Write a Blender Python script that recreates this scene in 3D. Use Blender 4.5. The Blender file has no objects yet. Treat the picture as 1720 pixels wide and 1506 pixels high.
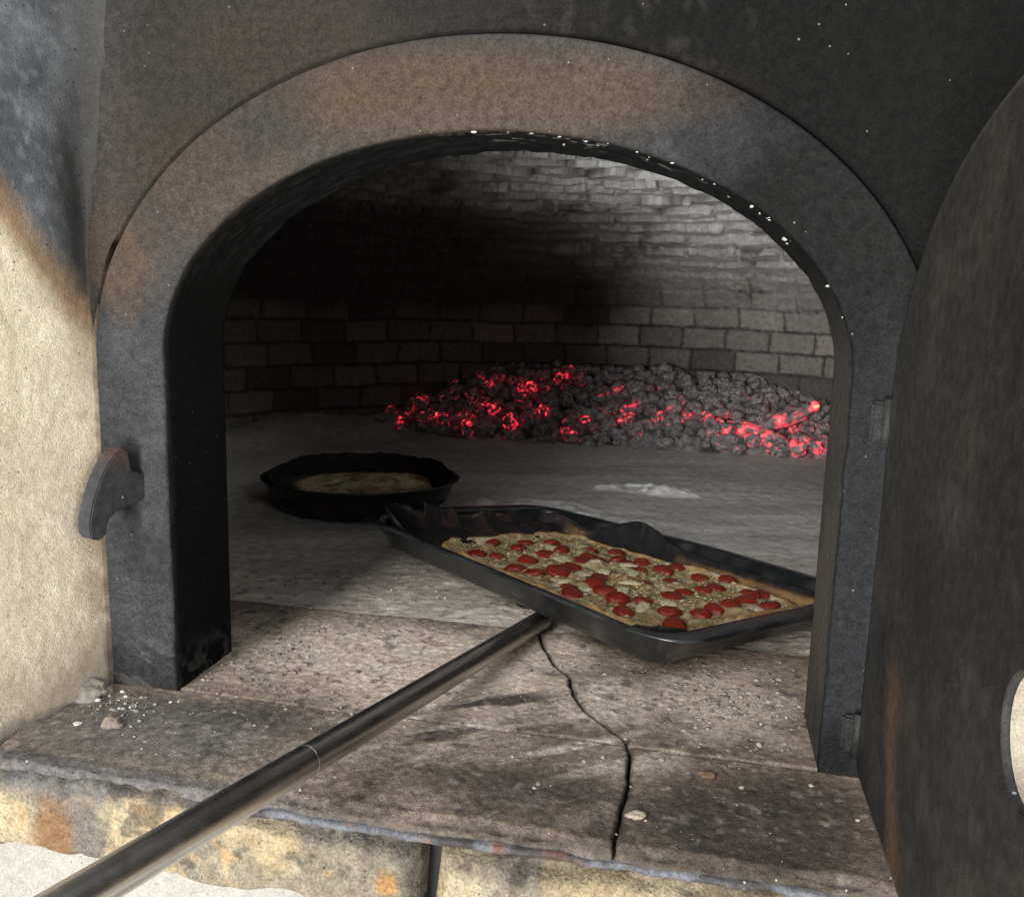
import bpy, bmesh, math, random
import numpy as np
from mathutils import Matrix, Vector
random.seed(7)
RNG = np.random.default_rng(7)
S = bpy.context.scene
COL = S.collection

# ------------------------------------------------------------------ camera, world, lights, exposure
cam = bpy.data.cameras.new('camera'); camo = bpy.data.objects.new('camera', cam); COL.objects.link(camo)
cam.sensor_width = 36; cam.lens = 36 * 1514.4 / 1720; cam.clip_start = .01; cam.clip_end = 50
yaw, pitch, roll = .2021, .1676, .0262
fw = Vector((-math.sin(yaw) * math.cos(pitch), math.cos(yaw) * math.cos(pitch), -math.sin(pitch)))
rt = Vector((math.cos(yaw), math.sin(yaw), 0)); up = rt.cross(fw)
r2 = rt * math.cos(roll) + up * math.sin(roll); u2 = -rt * math.sin(roll) + up * math.cos(roll)
M = Matrix((r2, u2, -fw)).transposed().to_4x4(); M.translation = (.511, -.6892, .36)
camo.matrix_world = M
S.camera = camo

W = bpy.data.worlds.new('World'); S.world = W; W.use_nodes = True
wn = W.node_tree; wn.nodes.clear()
wo = wn.nodes.new('ShaderNodeOutputWorld'); wb = wn.nodes.new('ShaderNodeBackground')
wt = wn.nodes.new('ShaderNodeTexCoord'); ws = wn.nodes.new('ShaderNodeSeparateXYZ'); wr = wn.nodes.new('ShaderNodeValToRGB')
wn.links.new(wt.outputs['Generated'], ws.inputs[0]); wn.links.new(ws.outputs['Z'], wr.inputs[0])
wr.color_ramp.elements[0].position = 0; wr.color_ramp.elements[0].color = (.50, .47, .42, 1)
wr.color_ramp.elements[1].position = .55; wr.color_ramp.elements[1].color = (.80, .87, .96, 1)
wn.links.new(wr.outputs[0], wb.inputs['Color']); wn.links.new(wb.outputs[0], wo.inputs['Surface'])
wb.inputs['Strength'].default_value = 1.05

def area(name, loc, target, sx, sy, power, color):
    l = bpy.data.lights.new(name, 'AREA'); l.shape = 'RECTANGLE'; l.size = sx; l.size_y = sy; l.energy = power; l.color = color
    o = bpy.data.objects.new(name, l); COL.objects.link(o); o.location = loc
    d = Vector(target) - Vector(loc); o.rotation_euler = d.to_track_quat('-Z', 'Y').to_euler()
    return o
area('daylight_from_the_left', (-1.05, -5.6, 1.1), (.3, .6, .25), 1.5, 6.2, 720, (1, .99, .97))
gb = area('sunlit_ground_bounce', (-.15, -3.3, -1.05), (.32, .5, .5), 1.2, .8, 11.5, (1, .99, .97)); gb.data.spread = math.radians(40)
area('daylight_from_the_right', (2.6, -2.4, .9), (0, 0, .2), 1.0, 1.4, 85, (1, .95, .86))

S.view_settings.view_transform = 'Standard'; S.view_settings.look = 'None'
S.view_settings.gamma = 1; S.view_settings.use_curve_mapping = False; S.view_settings.exposure = 0
S.render.engine = 'CYCLES'
S.cycles.max_bounces = 6; S.cycles.diffuse_bounces = 4
try:
    S.cycles.use_denoising = True
except Exception: pass

# ------------------------------------------------------------------ noise helpers
def _h(ix, iy, iz, seed):
    n = (ix.astype(np.int64) * 73856093) ^ (iy.astype(np.int64) * 19349663) ^ (iz.astype(np.int64) * 83492791) ^ (seed * 2654435761)
    n = (n ^ (n >> 13)) * 1274126177; n = n & 0x7fffffff; n = (n ^ (n >> 16)) * 668265263; n = n & 0x7fffffff
    return ((n ^ (n >> 15)) & 0xffff) / 65535.0
def vnoise(P, f, seed=0):
    P = np.asarray(P, float) * f + 100.37
    I = np.floor(P).astype(np.int64); T = P - I; T = T * T * (3 - 2 * T)
    x, y, z = I[..., 0], I[..., 1], I[..., 2]; r = 0
    for dx in (0, 1):
        wx = T[..., 0] if dx else 1 - T[..., 0]
        for dy in (0, 1):
            wy = T[..., 1] if dy else 1 - T[..., 1]
            for dz in (0, 1):
                wz = T[..., 2] if dz else 1 - T[..., 2]
                r = r + _h(x + dx, y + dy, z + dz, seed) * wx * wy * wz
    return r
def fbm(P, f, o=4, seed=0, g=.5):
    P = np.asarray(P, float); a = 1; s = 0; t = 0
    for i in range(o):
        s = s + a * vnoise(P, f * 2 ** i, seed + i * 17); t += a; a *= g
    return s / t
def sm(a, b, x):
    t = np.clip((np.asarray(x, float) - a) / (b - a), 0, 1); return t * t * (3 - 2 * t)
def mix(a, b, t):
    a = np.asarray(a, float); b = np.asarray(b, float); t = np.asarray(t)[..., None]
    return a * (1 - t) + b * t
def blob(x, y, cx, cy, rx, ry, P=None, wob=.5, seed=3):
    d = np.sqrt(((x - cx) / rx) ** 2 + ((y - cy) / ry) ** 2)
    if P is not None: d = d + (fbm(P, 9 / max(rx, ry) * .25, 4, seed) - .5) * 2 * wob
    return 1 - sm(.35, 1.1, d)

# ------------------------------------------------------------------ object helpers
def link(name, me, mat=None, parent=None, loc=(0, 0, 0)):
    o = bpy.data.objects.new(name, me); COL.objects.link(o)
    if mat is not None: me.materials.append(mat)
    if parent is not None: o.parent = parent
    o.location = loc
    return o
def mesh(name, V, F, mat, parent=None, col=None, loc=(0, 0, 0), smooth=True):
    """V (n,3) in the parent's space (or world when top-level); loc moves the origin without moving the shape"""
    V = np.asarray(V, float) - np.asarray(loc, float)
    me = bpy.data.meshes.new(name)
    if isinstance(F, np.ndarray):
        n = F.shape[1]
        me.vertices.add(len(V)); me.vertices.foreach_set('co', V.astype(np.float32).ravel())
        me.loops.add(F.size); me.loops.foreach_set('vertex_index', F.astype(np.int32).ravel())
        me.polygons.add(len(F)); me.polygons.foreach_set('loop_start', np.arange(0, F.size, n, dtype=np.int32))
        me.update(calc_edges=True)
    else:
        me.from_pydata([tuple(v) for v in V], [], F)
    me.validate()
    if smooth: me.polygons.foreach_set('use_smooth', np.ones(len(me.polygons), bool))
    if col is not None:
        col = np.asarray(col, float)
        if col.ndim == 1: col = np.tile(col, (len(V), 1))
        a = me.color_attributes.new('Col', 'FLOAT_COLOR', 'POINT')
        a.data.foreach_set('color', np.concatenate([col, np.ones((len(col), 1))], 1).astype(np.float32).ravel())
    me.update()
    return link(name, me, mat, parent, loc)
def gridfaces(n, m, closed=False):
    i = np.arange(n - 1)[:, None]; j = np.arange(m if closed else m - 1)[None, :]; j2 = (j + 1) % m
    return np.stack([i * m + j, (i + 1) * m + j, (i + 1) * m + j2, i * m + j2], -1).reshape(-1, 4)
def empty(name, loc, rz=0):
    o = bpy.data.objects.new(name, None); COL.objects.link(o); o.location = loc; o.rotation_euler = (0, 0, rz); o.empty_display_size = .05
    return o
def tag(o, label, cat, group=None):
    o['label'] = label; o['category'] = cat
    if group: o['group'] = group
    return o
def flip(F): return F[:, ::-1].copy()

# ------------------------------------------------------------------ materials
def mat_attr(name, rough=.85, grain=900., grain_amt=.25, mid=120., mid_amt=.25, bump=.25, bumpscale=500., bumpdist=.0015,
             white=0., white_scale=140., white_col=(.5, .47, .42), dark=0., dark_scale=300., dark_col=(.06, .05, .04), metallic=0., spec=.3):
    """colour = 'Col' attribute x fine noise, with scattered light and dark specks"""
    m = bpy.data.materials.new(name); m.use_nodes = True; t = m.node_tree; N = t.nodes; L = t.links
    b = N['Principled BSDF']; b.inputs['Roughness'].default_value = rough; b.inputs['Metallic'].default_value = metallic
    b.inputs['Specular IOR Level'].default_value = spec
    at = N.new('ShaderNodeAttribute'); at.attribute_name = 'Col'
    tc = N.new('ShaderNodeTexCoord'); co = tc.outputs['Object']
    def noise(sc, det=3):
        n = N.new('ShaderNodeTexNoise'); n.inputs['Scale'].default_value = sc; n.inputs['Detail'].default_value = det; L.new(co, n.inputs['Vector']); return n.outputs['Fac']
    def mr(src, a, c, d, e):
        r = N.new('ShaderNodeMapRange'); L.new(src, r.inputs[0]); r.inputs[1].default_value = a; r.inputs[2].default_value = c
        r.inputs[3].default_value = d; r.inputs[4].default_value = e; return r.outputs[0]
    def math_(op, a, c):
        n = N.new('ShaderNodeMath'); n.operation = op
        for k, v in enumerate((a, c)):
            if isinstance(v, (int, float)): n.inputs[k].default_value = v
            else: L.new(v, n.inputs[k])
        return n.outputs[0]
    g = mr(noise(grain, 2), .3, .7, 1 - grain_amt, 1 + grain_amt); md = mr(noise(mid, 5), .3, .7, 1 - mid_amt, 1 + mid_amt)
    f = math_('MULTIPLY', g, md)
    vm = N.new('ShaderNodeVectorMath'); vm.operation = 'SCALE'; L.new(at.outputs['Color'], vm.inputs[0]); L.new(f, vm.inputs['Scale'])
    c = vm.outputs[0]
    def specks(c, sc, amt, colr, size):
        v = N.new('ShaderNodeTexVoronoi'); v.inputs['Scale'].default_value = sc; L.new(co, v.inputs['Vector'])
        s = N.new('ShaderNodeSeparateColor'); L.new(v.outputs['Color'], s.inputs[0])
        pick = math_('LESS_THAN', s.outputs[0], amt)
        rad = mr(s.outputs[1], 0, 1, size * .35, size)
        k = math_('MULTIPLY', pick, math_('LESS_THAN', v.outputs['Distance'], rad))
        k = math_('MULTIPLY', k, mr(s.outputs[2], 0, 1, .35, 1))
        mx = N.new('ShaderNodeMix'); mx.data_type = 'RGBA'; L.new(k, mx.inputs[0]); L.new(c, mx.inputs[6])
        if colr is None:
            dk = N.new('ShaderNodeVectorMath'); dk.operation = 'SCALE'; L.new(c, dk.inputs[0]); dk.inputs['Scale'].default_value = .28; L.new(dk.outputs[0], mx.inputs[7])
        else: mx.inputs[7].default_value = (*colr, 1)
        return mx.outputs[2]
    if white: c = specks(c, white_scale, white, white_col, .22)
    if dark: c = specks(c, dark_scale, dark, None, .3)
    L.new(c, b.inputs['Base Color'])
    if bump:
        bp = N.new('ShaderNodeBump'); bp.inputs['Strength'].default_value = bump; bp.inputs['Distance'].default_value = bumpdist
        L.new(math_('ADD', noise(bumpscale, 4), math_('MULTIPLY', noise(bumpscale * .22, 3), 1.2)), bp.inputs['Height']); L.new(bp.outputs[0], b.inputs['Normal'])
    return m
M_SOOT = mat_attr('sooty_plaster', .85, 560, .3, 150, .22, .5, 600, .0014, white=.018, white_scale=240, white_col=(.13, .125, .118), dark=.10, dark_scale=380, dark_col=(.008, .008, .008), spec=.04)
M_PLASTER = mat_attr('rough_plaster', .9, 560, .17, 110, .10, .45, 650, .0014, dark=.16, dark_scale=330, dark_col=(.17, .14, .1), spec=.06)
M_STONE = mat_attr('hearth_stone', .88, 560, .28, 150, .34, .55, 600, .0015, white=.05, white_scale=210, white_col=(.42, .38, .32), dark=.12, dark_scale=330, dark_col=(.025, .02, .018))
M_BLOCK = mat_attr('ochre_stone', .9, 480, .32, 140, .28, .7, 420, .002, dark=.14, dark_scale=260, dark_col=(.09, .07, .05))
M_BRICK = mat_attr('ashy_fire_brick', .92, 600, .2, 90, .22, .5, 300, .0025, dark=.05, dark_scale=130, dark_col=(.05, .045, .04))
M_FLOOR = mat_attr('ashy_floor', .92, 700, .22, 60, .2, .5, 350, .002, white=.03, white_scale=170, white_col=(.5, .48, .45), dark=.05, dark_scale=160, dark_col=(.05, .045, .04))
M_IRON = mat_attr('sooty_iron', .55, 620, .2, 120, .25, .35, 700, .0008, white=.05, white_scale=190, white_col=(.3, .28, .25), dark=.08, dark_scale=300, dark_col=(.006, .006, .006), spec=.1)
M_ENAMEL = mat_attr('black_enamel', .33, 600, .15, 60, .25, .08, 300, .0006, spec=.5)
M_PAPER = mat_attr('burnt_paper', .75, 500, .25, 90, .35, .3, 160, .002)
M_CRUMB = mat_attr('ash_crumb', .95, 900, .2, 200, .2, .2, 500, .001)
M_DOUGH = mat_attr('baked_dough', .7, 700, .3, 130, .35, .5, 260, .002, dark=.1, dark_scale=200, dark_col=(.12, .05, .02))
M_FOOD = mat_attr('topping', .6, 600, .15, 200, .2, .3, 260, .001)

def simple(name, col, rough=.6, metallic=0., spec=.5, bump=0., bs=200.):
    m = bpy.data.materials.new(name); m.use_nodes = True; t = m.node_tree; b = t.nodes['Principled BSDF']
    b.inputs['Base Color'].default_value = (*col, 1); b.inputs['Roughness'].default_value = rough; b.inputs['Metallic'].default_value = metallic
    b.inputs['Specular IOR Level'].default_value = spec
    n = t.nodes.new('ShaderNodeTexNoise'); n.inputs['Scale'].default_value = bs; n.inputs['Detail'].default_value = 4
    tc = t.nodes.new('ShaderNodeTexCoord'); t.links.new(tc.outputs['Object'], n.inputs['Vector'])
    mx = t.nodes.new('ShaderNodeMix'); mx.data_type = 'RGBA'; t.links.new(n.outputs['Fac'], mx.inputs[0])
    mx.inputs[6].default_value = (*[c * .6 for c in col], 1); mx.inputs[7].default_value = (*[min(1, c * 1.4) for c in col], 1)
    t.links.new(mx.outputs[2], b.inputs['Base Color'])
    if bump:
        bp = t.nodes.new('ShaderNodeBump'); bp.inputs['Strength'].default_value = bump; bp.inputs['Distance'].default_value = .001
        t.links.new(n.outputs['Fac'], bp.inputs['Height']); t.links.new(bp.outputs[0], b.inputs['Normal'])
    return m
M_TOMATO = simple('roast_tomato', (.21, .020, .008), .3, 0, .5, .35, 160)
# brushed steel of the peel: streaks along its length (object x)
M_STEEL = bpy.data.materials.new('peel_steel'); M_STEEL.use_nodes = True
def _steel():
    t = M_STEEL.node_tree; b = t.nodes['Principled BSDF']; b.inputs['Metallic'].default_value = 1; b.inputs['Roughness'].default_value = .3
    tc = t.nodes.new('ShaderNodeTexCoord'); mp = t.nodes.new('ShaderNodeMapping'); mp.inputs['Scale'].default_value = (6, 300, 300)
    n = t.nodes.new('ShaderNodeTexNoise'); n.inputs['Scale'].default_value = 1; n.inputs['Detail'].default_value = 5
    t.links.new(tc.outputs['Object'], mp.inputs[0]); t.links.new(mp.outputs[0], n.inputs['Vector'])
    r = t.nodes.new('ShaderNodeValToRGB'); r.color_ramp.elements[0].position = .3; r.color_ramp.elements[0].color = (.30, .28, .26, 1)
    r.color_ramp.elements[1].position = .7; r.color_ramp.elements[1].color = (.62, .60, .57, 1)
    t.links.new(n.outputs['Fac'], r.inputs[0]); t.links.new(r.outputs[0], b.inputs['Base Color'])
    n2 = t.nodes.new('ShaderNodeTexNoise'); n2.inputs['Scale'].default_value = 60; n2.inputs['Detail'].default_value = 5; t.links.new(tc.outputs['Object'], n2.inputs['Vector'])
    q = t.nodes.new('ShaderNodeMapRange'); q.inputs[3].default_value = .2; q.inputs[4].default_value = .5
    t.links.new(n2.outputs['Fac'], q.inputs[0]); t.links.new(q.outputs[0], b.inputs['Roughness'])
_steel()
def ember_mat(name, glow, size=1.):
    """ash grey lump; where the ash has fallen away the coal glows"""
    m = bpy.data.materials.new(name); m.use_nodes = True; t = m.node_tree; N = t.nodes; L = t.links; b = N['Principled BSDF']
    b.inputs['Roughness'].default_value = .95
    tc = N.new('ShaderNodeTexCoord'); oi = N.new('ShaderNodeObjectInfo'); ad = N.new('ShaderNodeVectorMath'); ad.operation = 'ADD'
    L.new(tc.outputs['Object'], ad.inputs[0]); sc_ = N.new('ShaderNodeVectorMath'); sc_.operation = 'SCALE'; sc_.inputs['Scale'].default_value = 40; L.new(oi.outputs['Location'], sc_.inputs[0]); L.new(sc_.outputs[0], ad.inputs[1])
    n = N.new('ShaderNodeTexNoise'); n.inputs['Scale'].default_value = 2.6 * size; n.inputs['Detail'].default_value = 6; L.new(ad.outputs[0], n.inputs['Vector'])
    r = N.new('ShaderNodeValToRGB'); r.color_ramp.elements[0].position = .3; r.color_ramp.elements[0].color = (.075, .067, .069, 1)
    r.color_ramp.elements[1].position = .7; r.color_ramp.elements[1].color = (.55, .51, .515, 1)
    L.new(n.outputs['Fac'], r.inputs[0]); L.new(r.outputs[0], b.inputs['Base Color'])
    if glow:
        n2 = N.new('ShaderNodeTexNoise'); n2.inputs['Scale'].default_value = 1.25 * size; n2.inputs['Detail'].default_value = 5; n2.inputs['Distortion'].default_value = .25
        L.new(ad.outputs[0], n2.inputs['Vector'])
        e = N.new('ShaderNodeValToRGB'); cr = e.color_ramp
        lo, hi = (.57, .74) if glow == 1 else (.49, .66)
        cr.elements[0].position = lo; cr.elements[0].color = (0, 0, 0, 1); cr.elements[1].position = hi + .08; cr.elements[1].color = (1, .30, .16, 1)
        k = cr.elements.new((lo + hi) / 2); k.color = (.30, .006, .016, 1); k = cr.elements.new(hi); k.color = (.85, .03, .05, 1)
        L.new(n2.outputs['Fac'], e.inputs[0]); L.new(e.outputs[0], b.inputs['Emission Color']); b.inputs['Emission Strength'].default_value = 1.0 if glow == 1 else 2.1
    bp = N.new('ShaderNodeBump'); bp.inputs['Strength'].default_value = .6; bp.inputs['Distance'].default_value = .004
    L.new(n.outputs['Fac'], bp.inputs['Height']); L.new(bp.outputs[0], b.inputs['Normal'])
    return m
M_COAL0, M_COAL1, M_COAL2 = ember_mat('ash_coal', 0), ember_mat('smouldering_coal', 1), ember_mat('glowing_coal', 2); M_STICK = ember_mat('glowing_stick', 2, 28.)

# ------------------------------------------------------------------ arch curves in the plane of the wall
def arch_pts(cx, a, b, zc, n, z0=-.012):
    """from the left foot up and over to the right foot; n points spread evenly over the three runs"""
    nl = int(n * .24); ne = n - 2 * nl
    zl = np.linspace(z0, zc, nl, endpoint=False); th = np.linspace(np.pi, 0, ne)
    x = np.concatenate([np.full(nl, cx - a), cx + a * np.cos(th), np.full(nl, cx + a)])
    z = np.concatenate([zl, zc + b * np.sin(th), np.linspace(zc, z0, nl + 1)[1:]])
    return np.stack([x, z], 1)
OUT = dict(cx=.340, a=.3376, b=.2536, zc=.2975)
INN = dict(cx=.3436, a=.2766, b=.177, zc=.305)

def tan_scorch(x, z, P):
    """scorched tan patches burnt onto the sooty arch and wall"""
    t = .95 * blob(x, z, .030, .385, .050, .060, P, .5, 5)
    t = np.maximum(t, .9 * blob(x, z, .33, .508, .20, .038, P, .5, 6))
    t = np.maximum(t, .75 * blob(x, z, .40, .495, .09, .03, P, .4, 7))
    t = np.maximum(t, .5 * blob(x, z, .11, .45, .09, .06, P, .5, 8))
    t = np.maximum(t, .30 * blob(x, z, .19, .545, .14, .05, P, .5, 9))
    t = np.maximum(t, .35 * blob(x, z, .03, .46, .06, .12, P, .5, 10))
    return t

# ------------------------------------------------------------------ front wall above the mouth
def build_front_wall():
    n, m = 420, 90
    A = arch_pts(n=n, **{**OUT, 'a': OUT['a'] + .0021, 'b': OUT['b'] + .0021})
    # outer border: a big rectangle reached along the arch's own directions
    c = np.array([.34, .2])
    D = A - c; x0, x1, z1 = -.05, 1.75, .95
    tx = np.where(D[:, 0] > 0, (x1 - c[0]) / np.maximum(D[:, 0], 1e-6), (x0 - c[0]) / np.minimum(D[:, 0], -1e-6))
    tz = np.where(D[:, 1] > 0, (z1 - c[1]) / np.maximum(D[:, 1], 1e-6), (-.012 - c[1]) / np.minimum(D[:, 1], -1e-6))
    B = c + D * np.minimum(tx, tz)[:, None]
    k = (np.arange(m - 1) / (m - 2)) ** 1.15
    P = A[None] * (1 - k[:, None, None]) + B[None] * k[:, None, None]
    x, z = P[..., 0], P[..., 1]
    P3 = np.stack([x, np.zeros_like(x), z], -1)
    edge = np.exp(-k * 60)[:, None]
    jit = (fbm(P3, 45, 5, 21) - .52) * .013 * edge                      # broken edge along the crack
    ang = np.arctan2(z - .25, x - .34)
    x = x + np.cos(ang) * np.maximum(jit, 0); z = z + np.sin(ang) * np.maximum(jit, 0)
    y = -.0015 + (fbm(P3, 10, 4, 61) - .5) * .004 + (fbm(P3, 60, 3, 4) - .5) * .001 + edge * .0006
    # first row returns into the crack
    V = np.concatenate([np.stack([x[0], np.full(n, .05), z[0]], -1)[None], np.stack([x, y, z], -1)], 0).reshape(-1, 3)
    X, Z = V[:, 0], V[:, 2]; Q = np.stack([X, X * 0, Z], -1)
    nz = fbm(Q, 6, 4, 31)
    col = mix((.040, .038, .035), (.012, .012, .0118), sm(.20, .55, X + (nz - .5) * .3))
    col = mix(col, (.046, .042, .037), .8 * (1 - sm(.05, .30, X)) * sm(.35, .65, fbm(Q, 9, 3, 33) + .1))
    col = mix(col, (.064, .063, .062), .95 * (1 - sm(.0, .085, X + (nz - .5) * .05)) * sm(.36, .44, Z))
    col = mix(col, (.095, .068, .045), .62 * tan_scorch(X, Z, Q))
    col = mix(col, (.16, .15, .14), .10 * sm(.62, .72, fbm(Q * (1, 1, .35), 210, 2, 36)) * blob(X, Z, .46, .56, .14, .07))
    col = mix(col, (.13, .125, .115), .10 * sm(.6, .68, fbm(Q * (1, 1, .3), 120, 3, 39)) * blob(X, Z, .20, .555, .03, .06))
    col = mix(col * .40, (.008, .008, .008), sm(.004, .03, V[:, 1]))
    o = mesh('oven_front_wall', V, flip(gridfaces(m, n)), M_SOOT, col=col, loc=(.34, 0, 0))
    return tag(o, 'soot blackened plaster wall arching above the oven mouth', 'wall')
build_front_wall()

# ------------------------------------------------------------------ cheek walls of the alcove
def wallgrid(name, U, Vv, fn, colfn, mat, loc, label, flipit=False):
    u, v = np.meshgrid(U, Vv, indexing='ij')
    P = fn(u, v); V = P.reshape(-1, 3); F = gridfaces(len(U), len(Vv))
    o = mesh(name, V, flip(F) if flipit else F, mat, col=colfn(V), loc=loc)
    return tag(o, label, 'wall')
def cheek_left():
    # path in plan: corner at the oven face -> along the cheek -> round the outer corner -> off to the left
    pts = [(.004, .03), (.003, .0)] + [(-.03 * t / .17, -t) for t in np.linspace(.002, .158, 60)]
    for a in np.linspace(0, 90, 12): pts.append((-.043 + .015 * math.cos(math.radians(a)), -.160 - .015 * math.sin(math.radians(a))))
    pts += [(-.043 - t, -.175) for t in np.linspace(.01, 1.3, 40)]
    pts = np.array(pts); Z = np.concatenate([np.linspace(-.09, .62, 260), np.linspace(.63, .98, 20)])
    s = np.arange(len(pts))
    def fn(u, v):
        i = u.astype(int); x = pts[i, 0].copy(); y = pts[i, 1]
        R = .003 + .04 * sm(.38, .60, v); d = np.clip(-y, 0, None)
        x = x + np.where((d < R) & (y <= 0), R - np.sqrt(np.maximum(R * R - (R - d) ** 2, 0)), 0)
        P = np.stack([x, y, v], -1)
        n = (fbm(P, 9, 3, 41) - .5) * .008 + (fbm(P, 150, 3, 42) - .5) * .0009
        P[..., 0] += n * sm(.002, .03, -y) ; return P
    def colfn(V):
        Y, Z_ = V[:, 1], V[:, 2]; Q = V
        d = Z_ - (.333 - 1.12 * Y) + (fbm(Q, 26, 4, 44) - .5) * .030
        base = mix((.72, .63, .485), (.61, .525, .40), sm(.35, .7, fbm(Q, 12, 4, 45)))
        base = mix(base, (.34, .25, .15), .55 * sm(-.035, -.006, Y) * sm(.3, .6, fbm(Q, 40, 4, 46)))
        base = mix(base, (.46, .40, .31), .8 * (1 - sm(-.0, .10, Z_)))
        base = mix(base, (.16, .15, .14), .7 * (1 - sm(.0, .012, Z_ + (fbm(Q, 60, 3, 47) - .5) * .03)))
        scorch = sm(-.045, -.004, d)
        base = mix(base, (.27, .185, .11), scorch)
        soot = mix((.15, .163, .18), (.088, .096, .108), sm(.35, .65, fbm(Q, 30, 4, 48)))
        soot = mix(soot, (.26, .27, .29), .35 * sm(.52, .7, fbm(Q, 170, 2, 49)))
        soot = mix(soot, (.030, .029, .028), sm(-.055, -.010, Y + (fbm(Q, 20, 3, 50) - .5) * .02) * .95)
        base = base * (1 - .55 * sm(-.150, -.166, Y))[..., None]  # outer face darkened in colour to offset the strong daylight on it
        base = mix(base, (.05, .036, .028), .9 * sm(-.006, -.001, Y + (fbm(Q, 60, 3, 58) - .5) * .004))
        return mix(base, soot, sm(-.010, .034, d + (fbm(Q, 150, 3, 57) - .5) * .02))
    wallgrid('plaster_cheek_wall', s, Z, fn, colfn, M_PLASTER, (-.03, -.1, 0), 'cream plaster wall left of the oven, smoke blackened at its top')
def cheek_right():
    pts = np.array([(.682, .03), (.683, 0)] + [(.683 + .55 * t / .2, -t) for t in np.linspace(.004, .2, 40)] + [(1.24 + t, -.205) for t in np.linspace(.0, 1.0, 12)])
    Z = np.linspace(-.09, .98, 120); s = np.arange(len(pts))
    def fn(u, v):
        i = u.astype(int); P = np.stack([pts[i, 0] + .75 * sm(.20, .34, v), pts[i, 1], v], -1); P[..., 1] += (fbm(P, 9, 3, 51) - .5) * .008; return P
    def colfn(V):
        c = mix((.46, .41, .325), (.39, .34, .265), fbm(V, 12, 4, 52))
        return mix(c, (.004, .004, .004), sm(.24, .32, V[:, 2] + (fbm(V, 20, 3, 53) - .5) * .05))
    wallgrid('plaster_cheek_wall', s, Z, fn, colfn, M_PLASTER, (.9, -.1, 0), 'cream speckled plaster wall seen through the hole in the iron door', True)
def base_wall():
    X = np.linspace(-1.2, 2.0, 240); Z = np.linspace(-.95, -.062, 110)
    def fn(u, v):
        P = np.stack([u, np.full_like(u, -.138), v - np.interp(u, [.28, .32], [0, .028]) * sm(-.2, -.06, v)], -1); P[..., 1] += (fbm(P, 8, 4, 55) - .5) * .010; return P
    def colfn(V): return mix((.20, .192, .168), (.25, .24, .21), fbm(V, 14, 4, 56))
    wallgrid('plaster_base_wall', X, Z, fn, colfn, M_PLASTER, (.34, -.138, -.5), 'pale cream plaster wall below the stone ledge', False)
cheek_left(); cheek_right(); base_wall()

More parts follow.
